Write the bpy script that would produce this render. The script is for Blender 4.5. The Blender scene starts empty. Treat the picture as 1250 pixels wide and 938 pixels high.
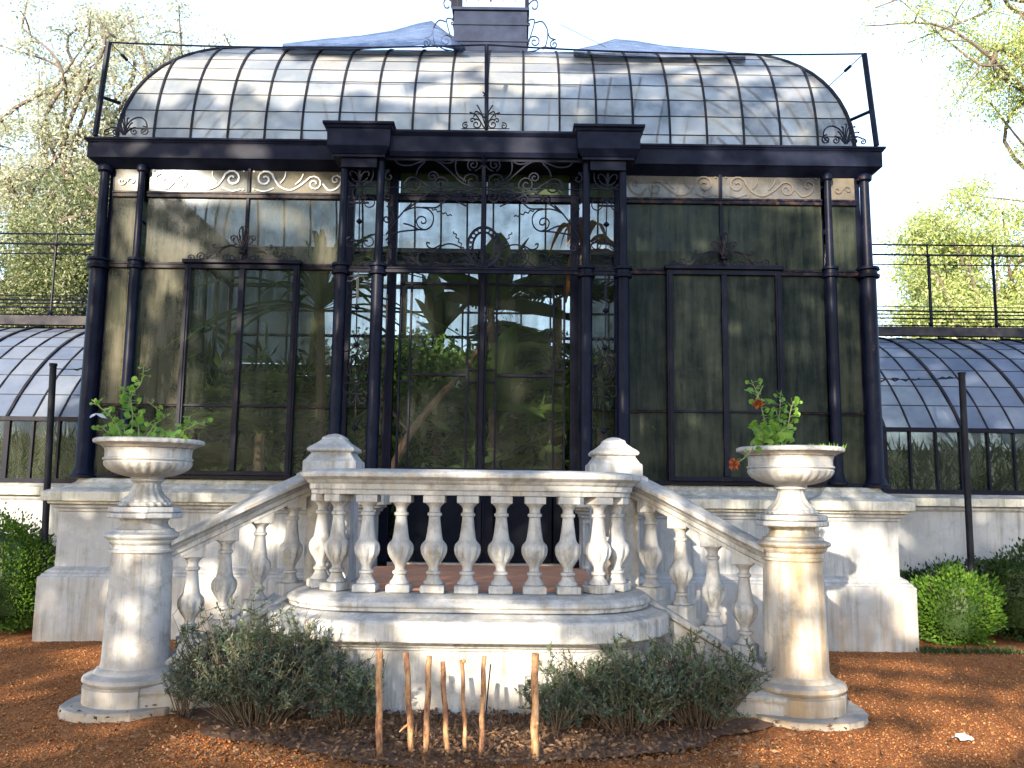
import bpy, math, random
import numpy as np
from mathutils import Vector, Matrix
PI = math.pi
R_ = math.radians
random.seed(7)
rng = np.random.default_rng(11)
sc = bpy.context.scene
C = sc.collection

# ------------------------------------------------------------------ camera, sky, sun, exposure
CAMH, PITCH, ROLL, FPX = 1.6, R_(7.27), R_(0.72), 1050.0
cd = bpy.data.cameras.new('camera'); cam = bpy.data.objects.new('camera', cd); C.objects.link(cam)
cd.sensor_width = 36; cd.lens = FPX / 1250 * 36; cd.clip_end = 2000; cd.clip_start = 0.05
cam.matrix_world = Matrix.Translation((0, 0, CAMH)) @ Matrix.Rotation(PI/2 + PITCH, 4, 'X') @ Matrix.Rotation(ROLL, 4, 'Z')
sc.camera = cam
SUN = Vector((0.361, 0.874, -0.326)).normalized()          # the way the light travels
w = bpy.data.worlds.new('World'); sc.world = w; w.use_nodes = True
nt = w.node_tree; bg = nt.nodes['Background']
sky = nt.nodes.new('ShaderNodeTexSky'); sky.sky_type = 'NISHITA'; sky.sun_disc = False
sky.sun_elevation = R_(19); sky.sun_rotation = R_(202.4); sky.dust_density = 1.0; sky.air_density = 1.0; sky.ozone_density = 1.0
ml = nt.nodes.new('ShaderNodeMix'); ml.data_type = 'RGBA'; ml.blend_type = 'ADD'; ml.inputs[0].default_value = 1.0   # thin bright morning overcast over the blue
nt.links.new(sky.outputs[0], ml.inputs[6]); ml.inputs[7].default_value = (1.02, 1.20, 1.62, 1)
nt.links.new(ml.outputs[2], bg.inputs[0]); bg.inputs[1].default_value = 0.15
sl = bpy.data.lights.new('sun', 'SUN'); sl.energy = 5.0; sl.angle = R_(0.5); sl.color = (1.0, 0.85, 0.64)
so = bpy.data.objects.new('sun', sl); C.objects.link(so); so.rotation_euler = SUN.to_track_quat('-Z', 'Y').to_euler()
so.location = (-6, -14, 12)
sc.view_settings.view_transform = 'Standard'; sc.view_settings.look = 'None'
sc.view_settings.exposure = 1.7; sc.view_settings.gamma = 1.0
sc.view_settings.use_curve_mapping = False
sc.render.engine = 'CYCLES'
sc.cycles.transparent_max_bounces = 16; sc.cycles.max_bounces = 6
sc.cycles.diffuse_bounces = 3; sc.cycles.glossy_bounces = 2; sc.cycles.transmission_bounces = 4

AX = -0.35     # axis of the building
AN = -0.32     # axis of the stair in front of it
# ------------------------------------------------------------------ pixel measurements of the photograph to points at a real depth
def W(u, v, Y):
    a = (u-625)/FPX; b = -(v-469)/FPX
    x = a*math.cos(ROLL) - b*math.sin(ROLL); y = a*math.sin(ROLL) + b*math.cos(ROLL)
    f = math.cos(PITCH) - y*math.sin(PITCH); z = math.sin(PITCH) + y*math.cos(PITCH)
    return Vector((x/f*Y, Y, CAMH + z/f*Y))

# ------------------------------------------------------------------ materials
def newmat(name):
    m = bpy.data.materials.new(name); m.use_nodes = True
    n = m.node_tree.nodes; l = m.node_tree.links
    return m, n, l, n['Principled BSDF'], n['Material Output']
def coords(n, l, scale=(1, 1, 1)):
    g = n.new('ShaderNodeNewGeometry'); mp = n.new('ShaderNodeMapping'); mp.inputs['Scale'].default_value = scale
    l.new(g.outputs['Position'], mp.inputs['Vector']); return mp.outputs[0]
def noise(n, l, sc_, detail=4, rough=.6, vec=None, scale3=(1, 1, 1)):
    t = n.new('ShaderNodeTexNoise'); t.inputs['Scale'].default_value = sc_; t.inputs['Detail'].default_value = detail
    t.inputs['Roughness'].default_value = rough
    l.new(vec if vec else coords(n, l, scale3), t.inputs['Vector']); return t.outputs['Fac']
def ramp(n, l, fac, stops):
    r = n.new('ShaderNodeValToRGB'); e = r.color_ramp.elements
    while len(e) > 1: e.remove(e[-1])
    e[0].position = stops[0][0]; e[0].color = (*stops[0][1], 1) if len(stops[0][1]) == 3 else stops[0][1]
    for p, c in stops[1:]:
        k = e.new(p); k.color = (*c, 1) if len(c) == 3 else c
    l.new(fac, r.inputs[0]); return r.outputs[0]
def mixc(n, l, fac, a, b, mode='MIX'):
    m = n.new('ShaderNodeMix'); m.data_type = 'RGBA'; m.blend_type = mode
    for s, val in ((0, fac), (6, a), (7, b)):
        if isinstance(val, (int, float)): m.inputs[s].default_value = val
        elif isinstance(val, tuple): m.inputs[s].default_value = (*val, 1)
        else: l.new(val, m.inputs[s])
    return m.outputs[2]
def bump(n, l, h, strength, dist, bs):
    b = n.new('ShaderNodeBump'); b.inputs['Strength'].default_value = strength; b.inputs['Distance'].default_value = dist
    l.new(h, b.inputs['Height']); l.new(b.outputs[0], bs.inputs['Normal'])
def g3(v): return (v, v, v)

def stone_mat(name, base=(.385, .395, .41), warm=(.33, .275, .20), grime=.7, rust=.53, low=0.0):
    m, n, l, bs, out = newmat(name)
    big = noise(n, l, 1.6, 6, .65); mid = noise(n, l, 7, 6, .7); fine = noise(n, l, 60, 5, .7)
    streak = noise(n, l, 1.0, 6, .65, None, (9, 9, 1.1))
    c = ramp(n, l, big, [(.3, tuple(x*.72 for x in base)), (.55, base), (.75, tuple(min(.8, x*1.15) for x in base))])
    c = mixc(n, l, ramp(n, l, streak, [(rust, g3(0)), (rust+.20, g3(.9))]), c, warm)
    c = mixc(n, l, ramp(n, l, mid, [(.49, g3(0)), (.68, g3(grime))]), c, (.15, .148, .13))
    c = mixc(n, l, ramp(n, l, fine, [(.58, g3(0)), (.75, g3(.30))]), c, (.25, .23, .2))
    ds = noise(n, l, 1.0, 7, .72, None, (14, 14, .8))
    c = mixc(n, l, ramp(n, l, mixc(n, l, .4, ds, big), [(.50, g3(0)), (.63, g3(.8))]), c, (.13, .13, .12))
    # weathering: rain-washed stone is darker on surfaces that face up and on undersides near the ground
    geo = n.new('ShaderNodeNewGeometry'); sx = n.new('ShaderNodeSeparateXYZ'); l.new(geo.outputs['Position'], sx.inputs[0])
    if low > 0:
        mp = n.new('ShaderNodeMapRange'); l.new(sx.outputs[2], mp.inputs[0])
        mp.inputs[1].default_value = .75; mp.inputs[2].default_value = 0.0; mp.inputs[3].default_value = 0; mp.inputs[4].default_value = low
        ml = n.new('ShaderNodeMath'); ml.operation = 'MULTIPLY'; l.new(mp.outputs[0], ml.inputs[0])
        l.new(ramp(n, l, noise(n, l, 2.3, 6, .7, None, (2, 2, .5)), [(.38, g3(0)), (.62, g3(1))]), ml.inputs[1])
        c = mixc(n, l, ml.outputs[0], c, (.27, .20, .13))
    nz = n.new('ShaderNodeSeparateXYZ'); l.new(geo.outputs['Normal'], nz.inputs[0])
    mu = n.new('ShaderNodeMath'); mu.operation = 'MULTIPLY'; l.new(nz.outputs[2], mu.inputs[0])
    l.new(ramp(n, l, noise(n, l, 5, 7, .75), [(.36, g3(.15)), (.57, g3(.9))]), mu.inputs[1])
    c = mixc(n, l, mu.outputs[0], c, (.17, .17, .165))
    l.new(c, bs.inputs['Base Color']); bs.inputs['Roughness'].default_value = .82
    bs.inputs['Specular IOR Level'].default_value = .3
    bump(n, l, mixc(n, l, .5, mid, fine), .35, .012, bs)
    return m
STONE = stone_mat('weathered_white_stone', low=.6)
STONE_P = stone_mat('plinth_render', (.315, .328, .345), (.24, .20, .15), .35, .60, low=.75)
STONE_R = stone_mat('ochre_stained_stone', (.42, .405, .38), (.32, .21, .09), .7, .42, low=1.0)
STONE_D = stone_mat('worn_step_stone', (.36, .31, .26), (.28, .2, .13), .6, .5)
STONE_C = stone_mat('mossy_coping_stone', (.46, .45, .40), (.14, .15, .08), .6, .5)

def iron_mat(name, c0=(.0015, .0025, .010), c1=(.005, .007, .018), rust=.66, rough=.42):
    m, n, l, bs, out = newmat(name)
    a = noise(n, l, 5, 5, .6); b = noise(n, l, 16, 6, .7)
    c = ramp(n, l, a, [(.35, c0), (.7, c1)])
    c = mixc(n, l, ramp(n, l, b, [(rust-.06, g3(0)), (rust+.06, g3(.7))]), c, (.06, .032, .018))
    l.new(c, bs.inputs['Base Color']); bs.inputs['Roughness'].default_value = rough
    bs.inputs['Specular IOR Level'].default_value = .09
    bump(n, l, b, .25, .004, bs)
    return m
IRON = iron_mat('glare_tinted_iron')  # black iron; the blue of lens glare is put into its base colour
IRON_T = iron_mat('rusty_transom_iron', rust=.56)
IRON_C = iron_mat('cornice_iron', (.003, .005, .016), (.010, .013, .028), .76, .5)
IRON_R = iron_mat('roof_rib_iron', (.006, .008, .016), (.022, .021, .024), .66, .6)
BLACK = iron_mat('black_pole_paint', (.008, .009, .014), (.02, .022, .03), .8, .5)

def glass_mat(name, dirt, dirt2, lo, hi, streaks=(5, 5, .5), patch=1.5, holes=None, tint=(.86, .88, .86), trans=.45):
    m, n, l, bs, out = newmat(name); n.remove(bs)
    s = noise(n, l, 2.2, 6, .7, None, streaks); p = noise(n, l, patch, 5, .65); f = noise(n, l, 22, 4, .7, None, (1, 1, .4))
    fac = mixc(n, l, .5, s, p)
    col = mixc(n, l, ramp(n, l, mixc(n, l, .55, p, s), [(.40, g3(0)), (.60, g3(1))]), dirt, dirt2)
    oi = n.new('ShaderNodeObjectInfo'); col = mixc(n, l, 1.0, col, ramp(n, l, oi.outputs['Random'], [(0, (.70, .74, .80)), (.5, (.95, .95, .95)), (1, (1.12, 1.08, .98))]), 'MULTIPLY')
    df = n.new('ShaderNodeBsdfDiffuse'); tl = n.new('ShaderNodeBsdfTranslucent'); l.new(col, df.inputs[0]); l.new(col, tl.inputs[0])
    mx = n.new('ShaderNodeMixShader'); mx.inputs[0].default_value = trans; l.new(df.outputs[0], mx.inputs[1]); l.new(tl.outputs[0], mx.inputs[2])
    tr = n.new('ShaderNodeBsdfTransparent'); tr.inputs[0].default_value = (*tint, 1)
    m2 = n.new('ShaderNodeMixShader'); l.new(ramp(n, l, fac, [(.34, g3(lo)), (.62, g3(hi))]), m2.inputs[0])
    l.new(tr.outputs[0], m2.inputs[1]); l.new(mx.outputs[0], m2.inputs[2])
    gl = n.new('ShaderNodeBsdfGlossy'); gl.inputs['Roughness'].default_value = .12; gl.inputs['Color'].default_value = (.45, .5, .6, 1)
    m3 = n.new('ShaderNodeMixShader'); fr = n.new('ShaderNodeFresnel'); fr.inputs[0].default_value = 1.10
    l.new(fr.outputs[0], m3.inputs[0]); l.new(m2.outputs[0], m3.inputs[1]); l.new(gl.outputs[0], m3.inputs[2])
    l.new(m3.outputs[0], out.inputs[0]); return m
GL_PALE = glass_mat('sunlit_dusty_glass', (.085, .095, .065), (.19, .18, .14), .45, .90)  # left panes: real dust, with sunlight put into the paler dirt colour
GL_DARK = glass_mat('shaded_dirty_glass', (.018, .026, .024), (.070, .082, .062), .965, 1.0, (5, 5, .5), 2.6)  # right panes: darker copy, their shade put into the dirt colour
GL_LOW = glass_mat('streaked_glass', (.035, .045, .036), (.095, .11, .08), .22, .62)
GL_DOOR = glass_mat('door_glass', (.05, .065, .055), (.12, .135, .11), .06, .34)
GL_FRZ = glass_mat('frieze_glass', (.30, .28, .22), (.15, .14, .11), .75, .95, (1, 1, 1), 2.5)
GL_FRZD = glass_mat('darker_frieze_glass', (.26, .24, .22), (.10, .10, .10), .75, .95, (1, 1, 1), 2.5)  # right frieze: darker copy of the frieze glass
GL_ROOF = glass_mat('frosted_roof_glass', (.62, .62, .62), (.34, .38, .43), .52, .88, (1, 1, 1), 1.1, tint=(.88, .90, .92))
GL_ROOFR = glass_mat('shaded_roof_glass', (.46, .47, .50), (.20, .23, .27), .45, .85, (1, 1, 1), 1.1, tint=(.88, .90, .92))  # darker copy of the roof glass, the right end's shade put into it
GL_ROOFB = glass_mat('clear_rear_roof_glass', (.34, .35, .35), (.22, .24, .24), .60, .90, (1, 1, 1), 1.1)
GL_WING = glass_mat('wing_roof_glass', (.24, .29, .40), (.15, .19, .28), .75, .95, (1, 1, 1), 1.5, tint=(.88, .90, .92))
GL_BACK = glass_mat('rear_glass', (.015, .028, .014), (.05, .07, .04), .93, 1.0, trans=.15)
GL_REAR = glass_mat('pale_rear_glass', (.24, .25, .23), (.15, .16, .14), .45, .85, trans=.4)
def flatm(name, col, rough=.7, var=.25, sc_=12):
    m, n, l, bs, out = newmat(name)
    c = ramp(n, l, noise(n, l, sc_, 5, .6), [(.3, tuple(x*(1-var) for x in col)), (.7, tuple(x*(1+var) for x in col))])
    l.new(c, bs.inputs['Base Color']); bs.inputs['Roughness'].default_value = rough; return m
ETCH = flatm('etched_frost', (.50, .50, .50), .7, .1)
ETCH_D = flatm('dark_etching', (.07, .06, .05), .7, .15)  # dark etching for the right frieze
TERRA = flatm('terracotta_paving', (.34, .15, .08), .8, .2, 6)
PANEL = flatm('dark_door_panel', (.004, .005, .010), .8, .2); PANEL.node_tree.nodes['Principled BSDF'].inputs['Specular IOR Level'].default_value = .1
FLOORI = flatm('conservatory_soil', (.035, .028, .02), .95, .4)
NETM, _n, _l, _b, _o = newmat('blue_shade_net')
def _net():
    n, l = _n, _l; n.remove(_b)
    d = n.new('ShaderNodeBsdfDiffuse'); d.inputs[0].default_value = (.07, .10, .18, 1)
    t = n.new('ShaderNodeBsdfTransparent'); mx = n.new('ShaderNodeMixShader')
    l.new(ramp(n, l, noise(n, l, 9, 4, .6, None, (.5, 1, 2)), [(.3, g3(.45)), (.7, g3(.85))]), mx.inputs[0])
    l.new(t.outputs[0], mx.inputs[1]); l.new(d.outputs[0], mx.inputs[2]); l.new(mx.outputs[0], _o.inputs[0])
_net()
def leaf_mat(name, cols, transl=.35, rough=.5):
    m, n, l, bs, out = newmat(name); g = n.new('ShaderNodeNewGeometry')
    c = ramp(n, l, g.outputs['Random Per Island'], [(i/(len(cols)-1), c) for i, c in enumerate(cols)])
    l.new(c, bs.inputs['Base Color']); bs.inputs['Roughness'].default_value = rough
    bs.inputs['Specular IOR Level'].default_value = .3
    t = n.new('ShaderNodeBsdfTranslucent'); l.new(mixc(n, l, 1.0, c, (1.0, 1.1, .6), 'MULTIPLY'), t.inputs[0])
    mx = n.new('ShaderNodeMixShader'); mx.inputs[0].default_value = transl
    l.new(bs.outputs[0], mx.inputs[1]); l.new(t.outputs[0], mx.inputs[2]); l.new(mx.outputs[0], out.inputs[0]); return m
LF_SHRUB = leaf_mat('grey_green_needles', [(.028, .050, .032), (.058, .088, .058), (.10, .135, .09)], .15)
LF_SHRUBT = leaf_mat('fresh_needle_tips', [(.06, .10, .045), (.12, .16, .08)], .2)
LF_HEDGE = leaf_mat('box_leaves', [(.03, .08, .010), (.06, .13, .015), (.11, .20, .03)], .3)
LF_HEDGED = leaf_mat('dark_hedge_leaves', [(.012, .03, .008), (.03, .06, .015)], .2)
LF_POT = leaf_mat('geranium_leaves', [(.08, .19, .025), (.14, .27, .04), (.19, .33, .06)], .4)
LF_PALE = leaf_mat('silver_treetop_leaves', [(.30, .31, .26), (.42, .42, .38), (.54, .53, .50)], .5)
LF_GREEN = leaf_mat('olive_tree_leaves', [(.055, .08, .035), (.15, .18, .09), (.30, .31, .20)], .4)
LF_RIGHT = leaf_mat('yellow_green_leaves', [(.26, .33, .09), (.40, .45, .20), (.52, .53, .34)], .5)
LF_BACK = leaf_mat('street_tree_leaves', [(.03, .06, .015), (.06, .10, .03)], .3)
LF_PALM = leaf_mat('palm_fronds', [(.03, .07, .015), (.07, .13, .03), (.12, .18, .05)], .35)
LF_DEAD = leaf_mat('dead_fronds', [(.20, .10, .04), (.34, .19, .08)], .3)
LF_LIT = leaf_mat('brown_leaf_litter', [(.05, .028, .016), (.10, .055, .03), (.20, .12, .07)], .1, .8)
FLOWER = leaf_mat('dried_orange_petals', [(.30, .07, .02), (.45, .14, .05)], .2)
BARK = flatm('grey_brown_bark', (.09, .07, .055), .9, .4, 14)
TWIG = flatm('twig_brown', (.07, .052, .035), .9, .4, 30)
CANEM = None
def cane():
    m, n, l, bs, out = newmat('peeled_stake_wood')
    c = ramp(n, l, noise(n, l, 3, 6, .7, None, (8, 8, 3)), [(.40, (.09, .035, .018)), (.50, (.24, .12, .055)), (.66, (.40, .25, .13))])
    l.new(c, bs.inputs['Base Color']); bs.inputs['Roughness'].default_value = .7
    bump(n, l, noise(n, l, 20, 4, .6, None, (2, 2, .4)), .4, .004, bs); return m
CANEM = cane()
def gravel_mat():
    m, n, l, bs, out = newmat('red_brick_gravel')
    v = n.new('ShaderNodeTexVoronoi'); v.inputs['Scale'].default_value = 75; l.new(coords(n, l), v.inputs['Vector'])
    c = ramp(n, l, v.outputs['Color'], [(.1, (.12, .043, .017)), (.5, (.23, .088, .032)), (.9, (.34, .155, .06))])
    c = mixc(n, l, ramp(n, l, noise(n, l, .9, 5, .7), [(.4, g3(0)), (.7, g3(.55))]), c, (.10, .043, .022))
    c = mixc(n, l, ramp(n, l, noise(n, l, 9, 6, .8), [(.60, g3(0)), (.7, g3(.5))]), c, (.07, .042, .028))
    l.new(c, bs.inputs['Base Color']); bs.inputs['Roughness'].default_value = .95; bs.inputs['Specular IOR Level'].default_value = .05
    bump(n, l, mixc(n, l, .5, v.outputs['Distance'], noise(n, l, 30, 5, .7)), .9, .02, bs); return m
GRAV = gravel_mat()
STONES = leaf_mat('brick_chips', [(.13, .048, .019), (.20, .078, .029), (.27, .115, .043), (.34, .18, .085)], 0, .95)
STONES.node_tree.nodes['Principled BSDF'].inputs['Specular IOR Level'].default_value = .05
SOIL = flatm('bed_soil', (.075, .038, .022), .95, .5, 18)
FAR_GROUND = flatm("distant_ground", (.04, .06, .022), .95, .4, 2)

# ------------------------------------------------------------------ mesh helpers
def tagp(o, label=None, cat=None, group=None, kind=None):
    if label: o['label'] = label
    if cat: o['category'] = cat
    if group: o['group'] = group
    if kind: o['kind'] = kind
    return o
def empty(name, loc, label, cat, group=None):
    o = bpy.data.objects.new(name, None); o.empty_display_size = .2; C.objects.link(o); o.location = loc
    tagp(o, label, cat, group); o['_o'] = [float(x) for x in loc]; return o
def root_off(p):
    while p is not None and p.parent is not None: p = p.parent
    if p is None: return Vector((0, 0, 0))
    return Vector(p['_o']) if '_o' in p else Vector((0, 0, 0))
class MB:
    def __init__(s): s.v = []; s.f = []
    def add(s, vs, fs):
        b = len(s.v); s.v += [tuple(x) for x in vs]; s.f += [tuple(i+b for i in f) for f in fs]; return s
    def box(s, c, h, bev=0.0):
        cx, cy, cz = c; hx, hy, hz = h
        if bev <= 0:
            vs = [(cx+i*hx, cy+j*hy, cz+k*hz) for i in (-1, 1) for j in (-1, 1) for k in (-1, 1)]
            return s.add(vs, [(0, 1, 3, 2), (4, 6, 7, 5), (0, 4, 5, 1), (2, 3, 7, 6), (0, 2, 6, 4), (1, 5, 7, 3)])
        return s.stack([(hx-bev, hy-bev, cz-hz), (hx, hy, cz-hz+bev), (hx, hy, cz+hz-bev), (hx-bev, hy-bev, cz+hz)], cx, cy)
    def b(s, x0, x1, y0, y1, z0, z1, bev=0.0):
        return s.box(((x0+x1)/2, (y0+y1)/2, (z0+z1)/2), (abs(x1-x0)/2, abs(y1-y0)/2, abs(z1-z0)/2), bev)
    def stack(s, prof, cx, cy, n=4):                     # rectangular rings (hx, hy, z)
        vs = []; fs = []
        for hx, hy, z in prof: vs += [(cx-hx, cy-hy, z), (cx+hx, cy-hy, z), (cx+hx, cy+hy, z), (cx-hx, cy+hy, z)]
        for i in range(len(prof)-1):
            for k in range(4): fs.append((i*4+k, i*4+(k+1) % 4, i*4+4+(k+1) % 4, i*4+4+k))
        fs.append((3, 2, 1, 0)); e = (len(prof)-1)*4; fs.append((e, e+1, e+2, e+3)); return s.add(vs, fs)
    def lathe(s, prof, n=32, c=(0, 0, 0), mod=None, rot=0.0):
        vs = []; fs = []
        for r, z in prof:
            for k in range(n):
                a = rot + 2*PI*k/n; rr = r*(mod(a, r, z) if mod else 1)
                vs.append((c[0]+rr*math.cos(a), c[1]+rr*math.sin(a), c[2]+z))
        for i in range(len(prof)-1):
            for k in range(n): fs.append((i*n+k, i*n+(k+1) % n, (i+1)*n+(k+1) % n, (i+1)*n+k))
        fs.append(tuple(range(n-1, -1, -1))); e = (len(prof)-1)*n; fs.append(tuple(range(e, e+n))); return s.add(vs, fs)
    def tube(s, pts, r, n=5, flat=1.0):
        pts = [Vector(p) for p in pts]; m = len(pts)
        if m < 2: return s
        rs = r if isinstance(r, (list, tuple)) else [r]*m
        vs = []; fs = []; prev = None
        for i, p in enumerate(pts):
            t = (pts[min(i+1, m-1)] - pts[max(i-1, 0)])
            if t.length < 1e-9: t = Vector((0, 0, 1))
            t.normalize()
            if prev is None: prev = Vector((0, 1, 0)) if abs(t.y) < .9 else Vector((1, 0, 0))
            a = (prev - t*prev.dot(t))
            if a.length < 1e-6: a = t.orthogonal()
            a.normalize(); b = t.cross(a); prev = a
            for k in range(n):
                an = 2*PI*(k+.5)/n; vs.append(p + a*math.cos(an)*rs[i]*flat + b*math.sin(an)*rs[i])
        for i in range(m-1):
            for k in range(n): fs.append((i*n+k, i*n+(k+1) % n, (i+1)*n+(k+1) % n, (i+1)*n+k))
        fs.append(tuple(range(n-1, -1, -1))); e = (m-1)*n; fs.append(tuple(range(e, e+n))); return s.add(vs, fs)
    def sweep(s, path, prof, closed=False, out=1, caps=True):
        # path of (x, y[, dz]); profile of (outward, z); 'out' picks the side (1 = right of travel)
        P = [(p[0], p[1], p[2] if len(p) > 2 else 0.0) for p in path]; m = len(P); nrm = []
        def d(a, b):
            v = Vector((b[0]-a[0], b[1]-a[1])); v.normalize(); return v
        for i in range(m):
            if closed: d0 = d(P[i-1], P[i]); d1 = d(P[i], P[(i+1) % m])
            else: d0 = d(P[i-1], P[i]) if i else d(P[0], P[1]); d1 = d(P[i], P[i+1]) if i < m-1 else d0
            n0 = Vector((d0.y, -d0.x)); n1 = Vector((d1.y, -d1.x)); b = n0+n1
            b = b / max(.2, (1+n0.dot(n1))); nrm.append(b*out)
        k = len(prof); vs = []; fs = []
        for p, nn in zip(P, nrm):
            for o, z in prof: vs.append((p[0]+nn.x*o, p[1]+nn.y*o, z+p[2]))
        for i in range(m if closed else m-1):
            j = (i+1) % m
            for q in range(k-1):
                f = (i*k+q, j*k+q, j*k+q+1, i*k+q+1); fs.append(f if out < 0 else f[::-1])
        if caps and not closed: fs.append(tuple(range(k))); fs.append(tuple(range((m-1)*k, m*k))[::-1])
        return s.add(vs, fs)
    def build(s, name, mat, parent=None, smooth=False, loc=None, bevel=0.0):
        off = root_off(parent) if parent is not None else Vector((0, 0, 0))
        if loc is not None: off = Vector((0, 0, 0))
        me = bpy.data.meshes.new(name)
        me.from_pydata([(v[0]-off.x, v[1]-off.y, v[2]-off.z) for v in s.v], [], s.f)
        me.materials.append(mat)
        if smooth: me.polygons.foreach_set('use_smooth', [True]*len(me.polygons)); 
        me.update()
        if smooth:
            try: me.set_sharp_from_angle(angle=R_(38))
            except Exception: pass
        o = bpy.data.objects.new(name, me); C.objects.link(o)
        if parent is not None: o.parent = parent
        if loc is not None: o.location = loc
        if bevel > 0:
            bv = o.modifiers.new('bevel', 'BEVEL'); bv.width = bevel; bv.segments = 2; bv.limit_method = 'ANGLE'
        return o
def inst(o, parent, loc=None, rot=None, name=None, scale=None):
    c = o.copy(); C.objects.link(c); c.parent = parent
    if loc is not None: c.location = loc
    if rot is not None: c.rotation_euler = rot
    if scale is not None: c.scale = scale
    return c
def arr_mesh(name, V, F, mat, parent=None, smooth=False, mats=None, mi=None):
    off = np.array(root_off(parent)) if parent is not None else np.zeros(3)
    me = bpy.data.meshes.new(name); V = (V-off).astype(np.float32); k = F.shape[1]
    me.vertices.add(len(V)); me.vertices.foreach_set('co', V.ravel())
    me.loops.add(F.size); me.loops.foreach_set('vertex_index', F.ravel().astype(np.int32))
    me.polygons.add(len(F)); me.polygons.foreach_set('loop_start', np.arange(0, F.size, k, dtype=np.int32))
    me.polygons.foreach_set('loop_total', np.full(len(F), k, dtype=np.int32))
    me.materials.append(mat)
    for q in (mats or []): me.materials.append(q)
    if mi is not None: me.polygons.foreach_set('material_index', mi.astype(np.int32))
    me.update(calc_edges=True); me.validate()
    o = bpy.data.objects.new(name, me); C.objects.link(o)
    if parent is not None: o.parent = parent
    return o
def leaf_arrays(P, D, L, Wd, fold=.25, droop=0.0):
    """rhombic leaves (two triangles hinged on the midrib as one bent quad): P base, D direction"""
    N = len(P); D = D/np.maximum(1e-6, np.linalg.norm(D, axis=1))[:, None]
    r = rng.normal(size=(N, 3)); S = np.cross(D, r); S /= np.maximum(1e-6, np.linalg.norm(S, axis=1))[:, None]
    U = np.cross(S, D); L = np.broadcast_to(L, N)[:, None]; Wd = np.broadcast_to(Wd, N)[:, None]
    mid = P + D*L*.45
    tip = P + D*L + np.array([0, 0, -1])*droop*L
    V = np.stack([P, mid + S*Wd*.5 + U*Wd*fold, tip, mid - S*Wd*.5 + U*Wd*fold], 1).reshape(-1, 3)
    return V, np.arange(4*N).reshape(N, 4)
def rand_dirs(N, up=0.0):
    d = rng.normal(size=(N, 3)); d /= np.linalg.norm(d, axis=1)[:, None]; d[:, 2] += up; return d

def cr(pts, n=6):                                        # catmull-rom
    P = [Vector(p) for p in pts]; P = [P[0]*2-P[1]] + P + [P[-1]*2-P[-2]]; o = []
    for i in range(1, len(P)-2):
        for k in range(n):
            t = k/n; a, b, c, d = P[i-1], P[i], P[i+1], P[i+2]
            o.append(.5*((2*b)+(c-a)*t+(2*a-5*b+4*c-d)*t*t+(3*b-a-3*c+d)*t**3))
    o.append(P[-2]); return o
def spiral(cx, cy, r0, a0=0, turns=1.5, dirn=1, r1=None, n=10):
    r1 = r0*.18 if r1 is None else r1; m = int(n*turns)+2; o = []
    for i in range(m):
        t = i/(m-1); r = r0*(1-t)+r1*t; a = R_(a0)+dirn*2*PI*turns*t; o.append((cx+r*math.cos(a), cy-r*math.sin(a)))
    return o
class Screen:
    """flat wrought ironwork: strokes measured on the photograph, laid in one upright plane"""
    def __init__(s, org, scale, Y, axis=None, r=.009): s.o = org; s.k = scale; s.Y = Y; s.ax = axis; s.m = MB(); s.r = r; s.j = 0
    def st(s, pts, r=None, smooth=True, mirror=True):
        s.j += 1; P = []
        for x, y in pts:
            q = W(s.o[0]+x/s.k, s.o[1]+y/s.k, s.Y); P.append((q.x, q.z))
        if smooth and len(P) > 2: P = [(q[0], q[1]) for q in cr([(a, b, 0) for a, b in P], 4)]
        y = s.Y + (s.j % 5)*.0013
        s.m.tube([(a, y, b) for a, b in P], r or s.r, 4)
        if s.ax is not None and mirror: s.m.tube([(2*s.ax-a, y, b) for a, b in P], r or s.r, 4)
    def sp(s, *a, r=None, **k): s.st(spiral(*a, **k), r, smooth=False)

def blob(mb, c, r, n=8):
    prof = [(r*math.sin(PI*i/6)+1e-4, -r*math.cos(PI*i/6)) for i in range(7)]; mb.lathe(prof, n, c)

exec_parts = []
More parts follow.
